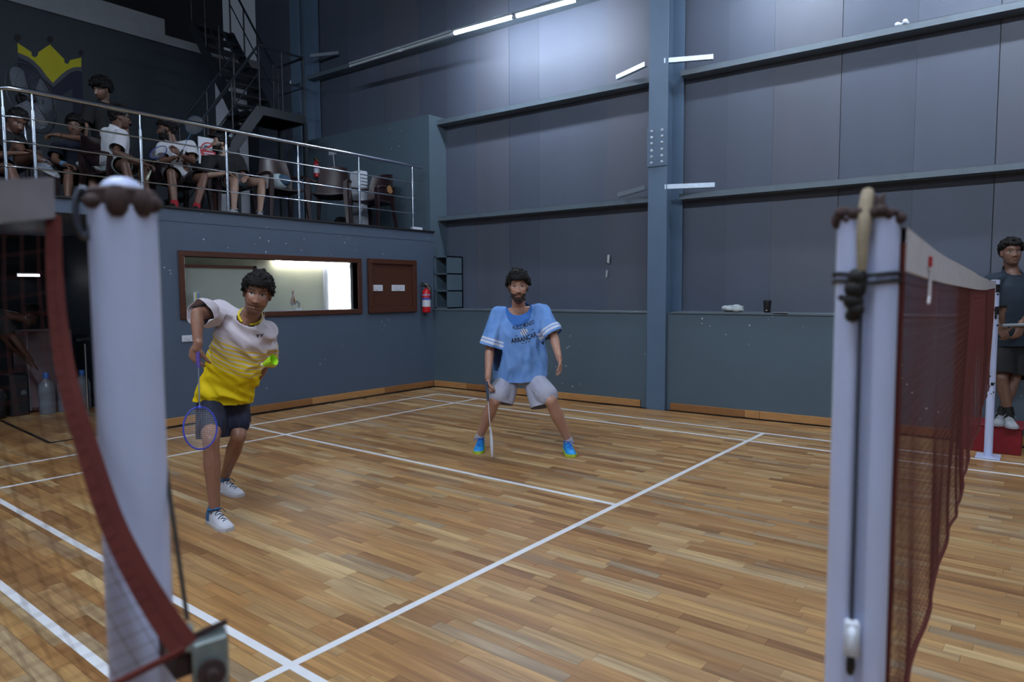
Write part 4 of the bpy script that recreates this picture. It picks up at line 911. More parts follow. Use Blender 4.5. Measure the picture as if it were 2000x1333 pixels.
def person(label, J, skin, g=1., vox=.006, face=None, cat='person', hs=1., hands=None, mouth_open=0., belly=0., floorz=0.):
    """continuous body; returns the root mesh and the torso frame"""
    J = {k: np.asarray(v, float) for k, v in J.items()}
    pel, nk = J['pelvis'], J['neck']; up = unit(nk - pel); rt = J['shR'] - J['shL']; rt = unit(rt - up*np.dot(rt, up)); fw = np.cross(up, rt); T = np.linalg.norm(nk - pel)
    b = MB()
    secs = [(-.06, .125, .09, .10, 0), (.02, .145, .10, .11, 0), (.30*T, .128, .092, .09, .0), (.62*T, .145, .10, .10, .0), (.80*T, .140, .095, .10, -.005), (.93*T, .10, .07, .08, -.01), (1.0*T, .055, .05, .055, -.01)]
    lean_loft(b, pel, up, rt, fw, [(h, w*g, f*g, k*g, o) for h, w, f, k, o in secs])
    for s in 'RL':
        sh, el, wr = J['sh'+s], J['el'+s], J['wr'+s]
        limb(b, [lerp(nk - up*.05, sh, .45), sh], [.05*g, .052*g])
        limb(b, [sh, lerp(sh, el, .45), el, lerp(el, wr, .28), lerp(el, wr, .7), wr], [.052*g, .046*g, .037*g, .040*g, .031*g, .0255*g])
        hp, kn, an = J.get('hip'+s), J['kn'+s], J['an'+s]
        if hp is None: hp = pel + rt*(.085 if s == 'R' else -.085) - up*.03
        J['hip'+s] = hp
        limb(b, [hp, lerp(hp, kn, .5), lerp(hp, kn, .92), kn, lerp(kn, an, .12), lerp(kn, an, .35), lerp(kn, an, .75), an], [.088*g, .076*g, .056*g, .054*g, .050*g, .055*g, .040*g, .035*g])
        fd = unit(J['ft'+s]); ud = unit(kn - an) if 'up'+s not in J else unit(J['up'+s]); limb(b, [an, an + fd*.01 - ud*.035], [.034, .028])
        h = (hands or {}).get(s)
        if h is None:
            d = unit(wr - el); h = (d, rt*(-1 if s == 'R' else 1), fw, .3)
        hand(b, wr, h[0], h[1], h[2], h[3], 1.0 if len(h) < 5 else h[4])
    hc, hf, hu = J['head'], unit(J['hf']), J['hu']; hu = unit(hu - hf*np.dot(hu, hf)); hr = np.cross(hf, hu); k = hs
    def H(x, y, z): return hc + (hr*x + hf*y + hu*z)*k
    ellipsoid(b, H(0, -.012, .035), hr*.074*k, hf*.096*k, hu*.092*k); ellipsoid(b, H(0, .020, -.03), hr*.067*k, hf*.071*k, hu*.078*k); ellipsoid(b, H(0, .038, -.075), hr*.050*k, hf*.047*k, hu*.040*k)
    for s in (-1, 1): ellipsoid(b, H(s*.074, -.012, -.008), hr*.010*k, hf*.019*k, hu*.031*k, 10, 8)
    limb(b, [H(0, -.03, -.05), nk + up*.01 - fw*.005, nk - up*.05], [.054*k, .057*g, .07*g])
    v, f = remesh(b, vox, 3)
    # head details in the head's own frame
    q = (v - hc)/k; x, y, z = q@hr, q@hf, q@hu
    hm = (np.abs(x) < .085) & (np.abs(z) < .14) & (y > -.12); fm = hm*sm(.015, .05, y)
    ax = np.abs(x)
    dy = -.010*g2(ax, z, .031, .006, .017, .011) + .0045*g2(ax, z, .028, .027, .026, .009)
    rid = np.clip((.014 - z)/.052, 0, 1); dy += np.where(z < .02, 1, 0)*(.005 + .021*rid)*np.exp(-(x/(.0075 + .006*rid))**2)*sm(-.047, -.036, z) + .007*g2(ax, z, .013, -.036, .007, .008)
    dy += .007*g2(x, z, 0, -.0595, .022, .006) + .007*g2(x, z, 0, -.073, .019, .006) - (.004 + .006*mouth_open)*g2(x, z, 0, -.0665, .022, .0026 + .003*mouth_open) - .004*g2(x, z, 0, -.084, .016, .006) + .006*g2(x, z, 0, -.101, .018, .012)
    dy += .004*g2(ax, z, .045, -.018, .016, .016)
    v = v + (hf[None, :]*(dy*fm*k)[:, None])
    # colours
    sk = np.array(rgb(skin)); colr = np.tile(sk, (len(v), 1))
    F = face or {}
    def paint(mask, c, a=1.): 
        m_ = np.clip(mask*a, 0, 1)[:, None]; colr[:] = colr*(1 - m_) + np.array(c)*m_
    front = hm*(y > .02)
    paint(front*g2(ax, z, .040, -.03, .02, .018), sk*np.array([1.08, .86, .82]), .5)
    if F.get('beard'):
        jaw = sm(.075, .055, -z*0 + .06)*0 + sm(-.045, -.062, z)*(1 - g2(x, z, 0, -.066, .017, .006)*.9)
        side = sm(.052, .062, ax)*sm(.01, -.02, z)*(y > -.01); paint(hm*(y > -.03)*np.clip(jaw + side, 0, 1), rgb(F.get('bc', '#1d1714')), F['beard'])
        paint(front*g2(x, z, 0, -.052, .024, .0055), rgb(F.get('bc', '#1d1714')), F['beard']*.9)
    paint(front*np.clip(g2(x, z, 0, -.060, .020, .005) + g2(x, z, 0, -.072, .018, .005), 0, 1), sk*np.array([.95, .60, .58]), .75)
    paint(front*g2(x, z, 0, -.0665, .019, .0022 + .004*mouth_open), (.02, .008, .008), .85)
    br = np.exp(-((z - .0275 - .004*np.cos((ax - .032)*60))/.0042)**2)*sm(.010, .016, ax)*sm(.056, .046, ax); paint(front*br, rgb(F.get('hair', '#120e0d')), .92)
    eye = ((ax - .031)/.0155)**2 + ((z - .006)/.0062)**2; paint(front*(eye < 1.0), (.36, .33, .32), 1); gx = F.get('gaze', 0.)
    ir = ((x - np.sign(x)*.031 - gx)/.0066)**2 + ((z - .006)/.0066)**2; paint(front*(ir < 1)*(eye < 1.1), (.012, .008, .006), 1)
    paint(front*np.exp(-((z - .0125 + .0025*((ax - .031)/.015)**2*1.5)/.0022)**2)*(np.abs(ax - .031) < .018), (.02, .014, .012), .9); paint(front*g2(ax, z, .031, -.006, .014, .004), sk*.55, .4)
    paint(front*g2(ax, z, .0085, -.044, .004, .003), (.02, .01, .01), .8)
    root = mesh_obj('person', v, f, M_SKIN, origin=(pel[0], pel[1], floorz), attrs={'Col': ('FLOAT_COLOR', np.clip(colr, 0, 1))})
    tag(root, label, cat)
    return root, dict(J=J, pel=pel, nk=nk, up=up, rt=rt, fw=fw, T=T, H=H, hr=hr, hf=hf, hu=hu, hc=hc, k=k)

def cut(v, f, sel, p, n):
    """remove what lies beyond a plane, only among the vertices in sel"""
    bm = bmesh.new(); vs = [bm.verts.new(q) for q in v]; bm.verts.ensure_lookup_table()
    for p_ in f:
        try: bm.faces.new([vs[i] for i in p_])
        except ValueError: pass
    fs = [F for F in bm.faces if any(sel[w.index] for w in F.verts)] if False else None
    bm.verts.index_update(); fs = [F for F in bm.faces if all(sel[w.index] for w in F.verts)]
    ge = set(fs)
    for F in fs: ge.update(F.edges); ge.update(F.verts)
    bmesh.ops.bisect_plane(bm, geom=list(ge), plane_co=Vector(p), plane_no=Vector(unit(n)), clear_outer=True, dist=1e-5)
    bm.verts.index_update(); v2 = np.array([q.co[:] for q in bm.verts]); f2 = [tuple(w.index for w in F.verts) for F in bm.faces]; bm.free(); return v2, f2
def normals(v, f):
    n = np.zeros_like(v)
    for p in f:
        a = np.cross(v[p[1]] - v[p[0]], v[p[-1]] - v[p[0]])
        for i in p: n[i] += a
    return n/np.maximum(np.linalg.norm(n, axis=1), 1e-12)[:, None]
def wrinkle(v, f, amp, fr, seed=0., tw=None):
    n = normals(v, f); o = np.empty(len(v))
    for i, p in enumerate(v):
        q = p if tw is None else tw@p
        o[i] = .55 - 1.6*abs(noise.noise(Vector((q[0]*fr[0] + seed, q[1]*fr[1], q[2]*fr[2])))) + .4*noise.noise(Vector((q[0]*fr[0]*2.1, q[1]*fr[1]*2.1 + seed, q[2]*fr[2]*2.1)))
    return v + n*(o*amp)[:, None]
def cloth_obj(name, v, f, m, parent, attrs=None, th=.004):
    o = mesh_obj(name, v, f, m, parent, attrs=attrs); s = o.modifiers.new('th', 'SOLIDIFY'); s.thickness = th; s.offset = -1; return o
def shirt(root, fr, m, g=1., vox=.008, hem=.07, sleeve=.62, sr=(.078, .082), loose=0., secs=None, wr=(.006, (6, 6, 6)), neck_r=.068, neckdrop=.0, tw=None, hemn=None, vneck=.35):
    J, pel, nk, up, rt, fw, T = [fr[k] for k in ('J', 'pel', 'nk', 'up', 'rt', 'fw', 'T')]; b = MB()
    secs = secs or [(-hem - .06, .165, .125, .125, .005), (-hem, .165, .125, .125, .005), (.10, .162, .12, .122, .005), (.34*T, .155, .115, .112, .0), (.60*T, .165, .122, .118, .0), (.78*T, .168, .118, .118, -.005), (.90*T, .125, .09, .10, -.01), (.985*T, .070, .062, .07, -.012)]
    lean_loft(b, pel, up, rt, fw, [(h, (w + loose)*g, (d + loose)*g, (e + loose)*g, o) for h, w, d, e, o in secs])
    limb(b, [nk - up*.05 - fw*.008, nk + up*.05 - fw*.008], [neck_r*1.1, neck_r])
    ends = {}
    for s in 'RL':
        sh, el, wr_ = J['sh'+s], J['el'+s], J['wr'+s]; d = unit(el - sh); e = lerp(sh, el, sleeve) if sleeve <= 1 else el + unit(wr_ - el)*(sleeve - 1)*np.linalg.norm(wr_ - el)
        limb(b, [lerp(nk - up*.055, sh, .5), sh], [sr[0]*g*.82, sr[0]*g]); pts = [sh, e + d*.05] if sleeve <= 1 else [sh, el, e + unit(wr_ - el)*.05]; limb(b, pts, [sr[0]*g] + [sr[1]*g]*(len(pts) - 1)); ends[s] = (e, d if sleeve <= 1 else unit(wr_ - el))
    v, f = remesh(b, vox, 4)
    v = wrinkle(v, f, wr[0], wr[1], tw=tw)
    # hem, cuffs, neckline
    hgt = (v - pel)@up; lat = (v - pel)@rt
    for s in 'RL':
        e, d = ends[s]; q = v - e; rad = np.linalg.norm(q - (q@d)[:, None]*d, axis=1); sgn = (1 if s == 'R' else -1)
        sel = (rad < sr[1]*g*1.35) & ((q@d) > -.06) & ((q@d) < .2); v, f = cut(v, f, sel, e, d)
    hgt = (v - pel)@up; rd = np.abs((v - pel)@rt); v, f = cut(v, f, (hgt < -hem + .08) & (rd < .30*g + loose), pel - up*hem, -up if hemn is None else unit(hemn))
    hgt = (v - nk)@up; nd = unit(fr['H'](0, -.03, -.05) - (nk - up*.05)); qq = v - nk; rad = np.linalg.norm(qq - (qq@up)[:, None]*up, axis=1); v, f = cut(v, f, (hgt > -.10) & (rad < neck_r*1.22 + neckdrop), nk + up*(.012 - neckdrop) - fw*.01, unit(up + fw*vneck))
    rest = np.c_[(v - nk)@(-rt), (v - nk)@up, (v - nk)@fw]
    cu = np.full(len(v), 9.)
    for s in 'RL':
        e, d = ends[s]; q = v - e; rad = np.linalg.norm(q - (q@d)[:, None]*d, axis=1); sel = (rad < sr[1]*g*1.4) & ((q@d) > -.16) & ((q@d) < .01); cu[sel] = -(q@d)[sel]
    o = cloth_obj('shirt', v, f, m, root, {'rest': ('FLOAT_VECTOR', rest), 'cuff': ('FLOAT', cu)})
    return o, v, f
def shorts(root, fr, m, g=1., vox=.009, length=.75, r=(.105, .10), waist=.16, wr=(.004, (7, 7, 7)), name='shorts', hang=0., cover=.6):
    J, pel, up, rt, fw = [fr[k] for k in ('J', 'pel', 'up', 'rt', 'fw')]; b = MB()
    lean_loft(b, pel, up, rt, fw, [(-.10, waist*.95*g, .11*g, .12*g, 0), (-.02, waist*g, .112*g, .122*g, 0), (.08, waist*.95*g, .10*g, .11*g, 0)])
    ends = {}
    for s in 'RL':
        hp, kn = J['hip'+s], J['kn'+s]; d = unit(unit(kn - hp)*(1 - hang) + V(0, 0, -1)*hang); e = hp + d*length*np.linalg.norm(kn - hp); b.tube([hp, e + d*.05], [r[0]*g, r[1]*g], 20); b.ball(hp, r[0]*g, 14, 10); limb(b, [lerp(hp, kn, .2), lerp(hp, kn, cover)], [r[0]*g*.92, r[1]*g*.86]) if hang else None; ends[s] = (e, unit(d*.5 + V(0, 0, -1)*.5) if hang else d)
    v, f = remesh(b, vox, 3); v = wrinkle(v, f, wr[0], wr[1], 3.3)
    for s in 'RL':
        e, d = ends[s]; o_ = 'L' if s == 'R' else 'R'; q = v - e; rad = np.linalg.norm(q - (q@d)[:, None]*d, axis=1); q2 = v - ends[o_][0]; d2 = ends[o_][1]; rad2 = np.linalg.norm(q2 - (q2@d2)[:, None]*d2, axis=1)
        v, f = cut(v, f, (rad < r[1]*g*1.3) & (rad <= rad2 + .004) & ((q@d) > -.05), e, d)
    return cloth_obj(name, v, f, m, root)
def shoe(root, an, fd, m, msole, mlace=None, up=(0, 0, 1), base=None, k=1., name='shoe', heel=None, collar=None):
    """low sports shoe: upper, sole, laces; base = point under the ankle on the ground"""
    up = unit(up); fd = unit(np.asarray(fd, float) - up*np.dot(fd, up)); sd = np.cross(fd, up); base = np.asarray(base, float)
    prof = [(-.082, .020, .060), (-.072, .031, .088), (-.045, .036, .098), (-.005, .037, .100), (.035, .039, .092), (.075, .043, .074), (.115, .047, .058), (.150, .046, .048), (.180, .036, .038), (.196, .018, .026)]
    b = MB(); rs = []
    for s, w, h in prof:
        ring = [base + fd*s*k + sd*(-w*k) + up*.012*k]
        for q in np.linspace(math.pi, 0, 11): ring.append(base + fd*s*k + sd*math.cos(q)*w*k*(1.0 if math.sin(q) < .5 else .97) + up*(.018 + (h - .018)*math.sin(q)**.75)*k)
        ring.append(base + fd*s*k + sd*w*k + up*.012*k); rs.append(ring)
    b.rings(rs); o = b.build(name, m, root, smooth=60)
    b = MB(); rs = []
    for s, w, h in prof:
        w2 = w + .004; rs.append([base + fd*(s*1.02)*k + sd*x*w2*k + up*z*k for x, z in ((-1, 0), (-1.04, .010), (-1, .022), (1, .022), (1.04, .010), (1, 0))])
    b.rings(rs); b.build('sole', msole, o, smooth=35)
    if heel: 
        b = MB(); b.rings([[base + fd*s*k + sd*math.cos(q)*(w*1.04)*k + up*(.020 + (h*1.0 - .012)*math.sin(q)**.75)*k for q in np.linspace(math.pi, 0, 11)] for s, w, h in ((-.086, .020, .062), (-.075, .032, .090), (-.045, .037, .100), (-.012, .038, .102))], cap=False); ho = b.build('heel_panel', heel, o, smooth=60)
    b = MB(); b.tube([base + fd*(-.018 + .042*math.cos(q))*k + sd*.031*math.sin(q)*k + up*(.100 + .004*math.cos(2*q))*k for q in [2*math.pi*i/18 for i in range(18)]], .008*k, 8, close=True); b.build('collar', collar or m, o, smooth=60)
    if mlace:
        for i in range(5):
            s = .040 + i*.022; h = .090 - i*.0095; b = MB(); w = .024; b.tube([base + fd*(s + (.012 if i % 2 else -.004))*k - sd*w*k + up*(h - .010)*k, base + fd*s*k + up*(h + .004)*k, base + fd*(s + (-.004 if i % 2 else .012))*k + sd*w*k + up*(h - .010)*k], .0032*k, 6); b.build('lace', mlace, o, smooth=60)
        b = MB(); b.tube([base + fd*.035*k + up*.095*k, base + fd*.03*k + sd*.03*k + up*.108*k, base + fd*.055*k + sd*.05*k + up*.085*k], .0028*k, 6); b.tube([base + fd*.035*k + up*.095*k, base + fd*.03*k - sd*.03*k + up*.105*k, base + fd*.05*k - sd*.045*k + up*.08*k], .0028*k, 6); b.build('lace', mlace, o, smooth=60)
    return o
def sock(root, an, kn, m, h=.06, r=.039):
    d = unit(np.asarray(kn) - an); MB().tube([np.asarray(an) - d*.05, np.asarray(an) + d*h], [r, r*1.0], 14).build('sock', m, root, smooth=40)
M_HAIR = mat('hair_black', '#0a080a', .6, spec=.25, var=.4, scale=60, bump=.5, bscale=120)
def hair(root, fr, seed=1, vol=.012, fringe=.0, tuft=.016, n=150, vox=.006, line=.045, back=-.03, m=None, wet=False, side=.0):
    """lumpy cap of hair made of many tufts"""
    rg = random.Random(seed); H, hr, hf, hu, k = [fr[q] for q in ('H', 'hr', 'hf', 'hu', 'k')]; b = MB()
    for i in range(n):
        th = rg.uniform(0, 2*math.pi); ph = rg.uniform(0, 1); 
        zc = rg.uniform(-1, 1); r = math.sqrt(max(0, 1 - zc*zc)); x, y, z = .075*r*math.cos(th), -.012 + .098*r*math.sin(th), .035 + .094*zc
        lim = line - (line - .018 + side)*sm(.060, .030, y) - (.018 - side - back)*sm(-.03, -.055, y)
        if z < lim: continue
        o = 1 + vol/.09; q = H(x*o, (y + .012)*o - .012, (z - .035)*o + .035); rr = tuft*rg.uniform(.7, 1.25)*k
        d = unit(hr*rg.uniform(-1, 1) + hf*rg.uniform(-.6, 1) + hu*rg.uniform(-.8, .5)); d2 = unit(np.cross(d, hu + .01)); ellipsoid(b, q, d*rr*1.5, d2*rr*.8, np.cross(d, d2)*rr*.8, 8, 6)
    nfr = int(fringe*200)
    for i in range(nfr):
        x = -.058 + .116*(i + rg.random()*.6)/nfr; a = rg.uniform(-.6, .6); L = rg.uniform(.002, .016)
        y = .088 - 6*x*x; p0 = H(x, y + .006, .088); p1 = H(x + .006*a, y + .013, .066); p2 = H(x + .016*a, y + .012, .066 - L)
        limb(b, [p0, p1, p2], [.009*k, .0075*k, .004*k], 6)
    c = H(0, -.014, .042); ellipsoid(b, c + hu*.012*k - hf*.004, hr*(.074 + vol*.6)*k, hf*(.090 + vol*.5)*k, hu*(.084 + vol*.6)*k)
    v, f = remesh(b, vox, 1)
    q = (v - fr['hc'])/k; y = q@hf; z = q@hu; ax = np.abs(q@hr)
    lim = line - .010 - (line - .010 - .018 + side)*sm(.060, .030, y) - (.018 - side - back)*sm(-.03, -.055, y) - .022*(fringe > 0)*(y > .05)
    keep = z > lim - .008
    f = [p for p in f if all(keep[i] for i in p)]
    used = sorted({i for p in f for i in p}); mp = {o: n_ for n_, o in enumerate(used)}; f = [tuple(mp[i] for i in p) for p in f]; v = v[used]
    return mesh_obj('hair', v, f, m or M_HAIR, root)
def beard_part(root, fr, m, seed=2, vox=.006, full=1.):
    rg = random.Random(seed); H, k = fr['H'], fr['k']; b = MB(); hr, hf, hu = fr['hr'], fr['hf'], fr['hu']
    for i in range(120):
        a = rg.uniform(-1.25, 1.25); z = rg.uniform(-.112, -.06) + .03*abs(a)*rg.random(); x = .058*math.sin(a); y = .03 + .052*math.cos(a) - .018*max(0, (-z - .09)/.03)
        if abs(x) < .024 and z > -.080: continue
        r = .009*full*rg.uniform(.7, 1.2)*k; ellipsoid(b, H(x, y, z), hr*r, hf*r*.8, hu*r*1.3, 8, 6)
    for i in range(16): x = rg.uniform(-.024, .024); ellipsoid(b, H(x, .090 - 8*x*x, -.0525 - 4*x*x), hr*.006*k, hf*.0045*k, hu*.0045*k, 8, 6)
    v, f = remesh(b, vox, 1); return mesh_obj('beard', v, f, m, root)
M_STRING = mat('racket_string', '#c8ccd4', .5)
def racket(butt, axis, nrm, label, frame_c='#c9ced6', grip_c='#2a2c30', shaft_c=None, head=(.096, .128)):
    butt = np.asarray(butt, float); a = unit(axis); n = unit(np.asarray(nrm, float) - a*np.dot(nrm, a)); s = np.cross(a, n)
    o = empty('badminton_racket', butt, label=label, cat='racket', group='badminton rackets')
    mf = mat('frame_' + frame_c, frame_c, .3); mg = mat('grip_' + grip_c, grip_c, .8, var=.25, scale=90, bump=.3, bscale=150); ms = mat('shaft_' + (shaft_c or frame_c), shaft_c or frame_c, .3)
    MB().tube([butt, butt + a*.01, butt + a*.155, butt + a*.175], [.0145, .0135, .0125, .008], 10).build('grip', mg, o, smooth=50); MB().tube([butt + a*.17, butt + a*.415], .0037, 8).build('shaft', ms, o, smooth=60)
    c = butt + a*(.415 + head[1]); ring = [c + s*head[0]*math.sin(q) + a*head[1]*math.cos(q)*(1 if math.cos(q) > 0 else 1.0) for q in [2*math.pi*i/40 for i in range(40)]]
    MB().tube(ring, .0052, 8, close=True).build('frame', mf, o, smooth=60); MB().tube([butt + a*.405, butt + a*.425], [.006, .012], 8).build('throat', mf, o, smooth=60)
    b = MB()
    for i in range(-9, 10):
        x = head[0]*i/10; h = head[1]*math.sqrt(max(0, 1 - (i/10)**2)); b.tube([c + s*x - a*h, c + s*x + a*h], .0005, 3, cap=False)
    for i in range(-10, 11):
        y = head[1]*i/11; w = head[0]*math.sqrt(max(0, 1 - (i/11)**2)); b.tube([c + a*y - s*w, c + a*y + s*w], .0005, 3, cap=False)
    tag(b.build('strings', M_STRING, o), kind='stuff'); return o
def attr_mat(name, build):
    m = bpy.data.materials.new(name); nt, N, L = nodes_of(m); b = N['Principled BSDF']; b.inputs['Roughness'].default_value = .8; b.inputs['Specular IOR Level'].default_value = .2
    build(N, L, b); return m
def nmath(N, L, op, a, b=None, c=None):
    n = N.new('ShaderNodeMath'); n.operation = op
    for i, q in enumerate((a, b, c)):
        if q is None: continue
        if isinstance(q, (int, float)): n.inputs[i].default_value = q
        else: L.new(q, n.inputs[i])
    return n.outputs[0]
def nmix(N, L, fac, a, b):
    n = N.new('ShaderNodeMix'); n.data_type = 'RGBA'
    for i, q in ((0, fac), (6, a), (7, b)):
        if isinstance(q, (int, float)): n.inputs[i].default_value = q
        elif isinstance(q, tuple): n.inputs[i].default_value = (*q, 1)
        else: L.new(q, n.inputs[i])
    return n.outputs[2]
def decal_text(txt, bvh, fr, u0, v0, width, tilt, m, parent, name='print_text', bold=.02, height=None, arch=0.):
    cu = bpy.data.curves.new('t', 'FONT'); cu.body = txt; cu.align_x = 'CENTER'; cu.align_y = 'CENTER'; cu.offset = bold; o = bpy.data.objects.new('t', cu); COL.objects.link(o)
    v, f = eval_arrays(o); bpy.data.objects.remove(o); w = np.ptp(v[:, 0]); h = np.ptp(v[:, 1]); v[:, 0] -= (v[:, 0].max() + v[:, 0].min())/2; v[:, 1] -= (v[:, 1].max() + v[:, 1].min())/2; sx = width/w; sy = sx if height is None else height/h
    return decal_poly([(p[0]*sx, p[1]*sy + arch*(p[0]*sx/width)**2) for p in v], f, bvh, fr, u0, v0, tilt, m, parent, name)
def decal_poly(pts, f, bvh, fr, u0, v0, tilt, m, parent, name):
    out = []; ct, stl = math.cos(tilt), math.sin(tilt)
    bm = bmesh.new(); vs = [bm.verts.new((p[0], p[1], 0)) for p in pts]
    for q in f:
        try: bm.faces.new([vs[i] for i in q])
        except ValueError: pass
    bmesh.ops.triangulate(bm, faces=bm.faces[:]); bmesh.ops.subdivide_edges(bm, edges=[e for e in bm.edges if e.calc_length() > .015], cuts=2); bmesh.ops.triangulate(bm, faces=bm.faces[:])
    bm.verts.index_update(); pv = [w.co[:] for w in bm.verts]; pf = [tuple(w.index for w in F.verts) for F in bm.faces]; bm.free()
    for x, y, _ in pv:
        u, w = u0 + x*ct - y*stl, v0 + x*stl + y*ct; src = fr['nk'] - fr['rt']*u + fr['up']*w + fr['fw']*.5; hit = bvh.ray_cast(Vector(src), Vector(-fr['fw']))
        p = np.array(hit[0]) if hit[0] is not None else fr['nk'] - fr['rt']*u + fr['up']*w + fr['fw']*.12
        out.append(p + fr['fw']*.0022)
    return mesh_obj(name, np.array(out), pf, m, parent, smooth=False)
# ---------------------------------------------------------------- the player in white and yellow
def atZ(px, py, z=0.):
    d = CAM_W + CAM_R*(px - 1000)/FPX - CAM_U*(py - 666.5)/FPX; return CAM_C + d*(z - CAM_C[2])/d[2]
J1 = dict(pelvis=at(437, 782, 4.76), neck=at(488, 619, 4.53), head=at(503, 574, 4.42), hf=unit(-CAM_W*.93 + CAM_R*.30 - CAM_U*.22), hu=unit(CAM_U + CAM_R*.20 - CAM_W*.1),
          shR=at(427, 612, 4.54), shL=at(518, 650, 4.60), elR=at(385, 612, 4.27), wrR=at(386, 676, 4.22), elL=at(514, 716, 4.78), wrL=at(495, 752, 4.80),
          hipR=at(414, 792, 4.70), hipL=at(458, 790, 4.86), knR=at(412, 862, 4.33), anR=at(419, 990, 4.36), knL=at(466, 852, 4.72), anL=at(440, 929, 5.05),
          ftR=atZ(466, 1046) - atZ(408, 1014), ftL=atZ(487, 961) - atZ(430, 944))
def on_floor(p, z=0.): return V(p[0], p[1], z)
down = V(0, 0, -1)
tt = unit(CAM_R*1. + CAM_W*.3); tt = unit(tt - down*np.dot(tt, down))
P1H = {'R': (unit(.75*down - .65*tt*.35), unit(tt*.5 + CAM_W*.8), unit(.55*down + .75*tt), 1.25), 'L': (unit(V(0, 0, -1) - CAM_R*.6), CAM_W, CAM_R*.5 + CAM_U*.8, .6)}
r1, f1 = person('player in white and yellow striped shirt stretching his racket down by the left post', J1, '#936c5a', g=.98, vox=.0045, hs=1.08, hands=P1H, mouth_open=.8, face=dict(beard=.45, bc='#2a1e1a', gaze=.002))
def b1(N, L, b):
    a = N.new('ShaderNodeAttribute'); a.attribute_name = 'rest'; sp = N.new('ShaderNodeSeparateXYZ'); L.new(a.outputs['Vector'], sp.inputs[0]); v = sp.outputs[1]
    t = nmath(N, L, 'MULTIPLY_ADD', v, -1/.21, -.165/.21)                      # 0 at the first stripe, 1 where it is all yellow
    ph = nmath(N, L, 'FRACT', nmath(N, L, 'MULTIPLY', v, -1/.0262)); duty = nmath(N, L, 'MULTIPLY_ADD', t, .45, .42)
    st = nmath(N, L, 'MULTIPLY', nmath(N, L, 'LESS_THAN', ph, duty), nmath(N, L, 'GREATER_THAN', t, 0.)); st = nmath(N, L, 'MAXIMUM', st, nmath(N, L, 'GREATER_THAN', t, 1.))
    yel = nmix(N, L, nmath(N, L, 'MULTIPLY', t, 1.), rgb('#d3b54a'), rgb('#ddc312')); L.new(nmix(N, L, st, rgb('#c2bcc6'), yel), b.inputs['Base Color']); b.inputs['Roughness'].default_value = .7
M_S1 = attr_mat('shirt_white_yellow', b1)
tw1 = np.array(Matrix.Rotation(math.radians(50), 3, Vector(CAM_W)))
s1, v1, fc1 = shirt(r1, f1, M_S1, g=1.0, vox=.008, hem=.0, hemn=-V(0, 0, 1)*.8 - f1['up']*.2, sleeve=.86, sr=(.074, .084), loose=.006, wr=(.030, (12, 12, 3.2)), tw=tw1, neckdrop=.0, vneck=.55,
   secs=[(-.12, .172, .135, .135, .01), (-.06, .172, .135, .135, .01), (.06, .168, .13, .13, .01), (.32*f1['T'], .168, .13, .12, .0), (.60*f1['T'], .168, .125, .118, .0), (.78*f1['T'], .165, .118, .118, -.005), (.90*f1['T'], .125, .09, .10, -.01), (.985*f1['T'], .072, .062, .07, -.012)])
bv1 = BVHTree.FromPolygons([Vector(p) for p in v1], fc1)
# yellow collar
def collar(root, fr, m, r, tube, span, drop, tilt=.5, lift=.006):
    nk, up, rt, fw = fr['nk'], fr['up'], fr['rt'], fr['fw']; b = MB(); pts = []
    for q in np.linspace(span[0], span[1], 26):
        e = rt*math.sin(q) + fw*math.cos(q); pts.append(nk - fw*.012 + e*r + up*(lift - drop - tilt*r*math.cos(q)*.8))
    b.tube(pts, tube, 8); return b.build('collar', m, root, smooth=60)
M_YC = mat('collar_yellow', '#cdb916', .7)
collar(r1, f1, M_YC, .072, .009, (.35, math.pi*2 - .35), .004, .55)
nav = mat('logo_navy', '#1b1c40', .6)
for dx in (-.011, .011):
    decal_poly([(dx - .010, .010), (dx - .003, .010), (dx, .002), (dx + .006, .012), (dx + .011, .010), (dx + .002, -.010), (dx - .005, -.012), (dx - .003, -.002)], [tuple(range(8))], bv1, f1, .108, -.068, .35, nav, s1, 'logo_mark')
shorts(r1, f1, mat('shorts_navy', '#0e1834', .7, var=.2), g=1.02, length=.50, r=(.10, .105), waist=.16, hang=.72, cover=.62)
hair(r1, f1, seed=11, vol=.006, fringe=.13, tuft=.015, n=460, vox=.0045, line=.066, back=-.05, side=.01)
MW1 = mat('shoe_white', '#c3c6d2', .5, var=.08); MSL1 = mat('shoe_sole_white', '#b9b7bd', .6); MBL1 = mat('shoe_teal_blue', '#1d5f92', .5); MLC1 = mat('lace_navy', '#131c33', .8)
shoe(r1, J1['anR'], J1['ftR'], MW1, MSL1, MLC1, base=on_floor(J1['anR'] + unit(J1['ftR'])*.01), heel=MBL1, collar=MBL1, k=1.0); shoe(r1, J1['anL'], J1['ftL'], MW1, MSL1, MLC1, base=on_floor(J1['anL']), heel=MBL1, collar=MBL1, k=1.0)
hb = J1['wrR'] + V(0, 0, -.005) + tt*.02 + unit(tt*.5 + CAM_W*.8)*.018
racket(at(386, 664, 4.23), at(391, 832, 4.15) - at(386, 664, 4.23), unit(-CAM_W*.75 + CAM_R*.65), 'blue racket hanging head down from the hand of the yellow shirted player', '#3c49b8', '#5a4a9c', '#6f7a88')

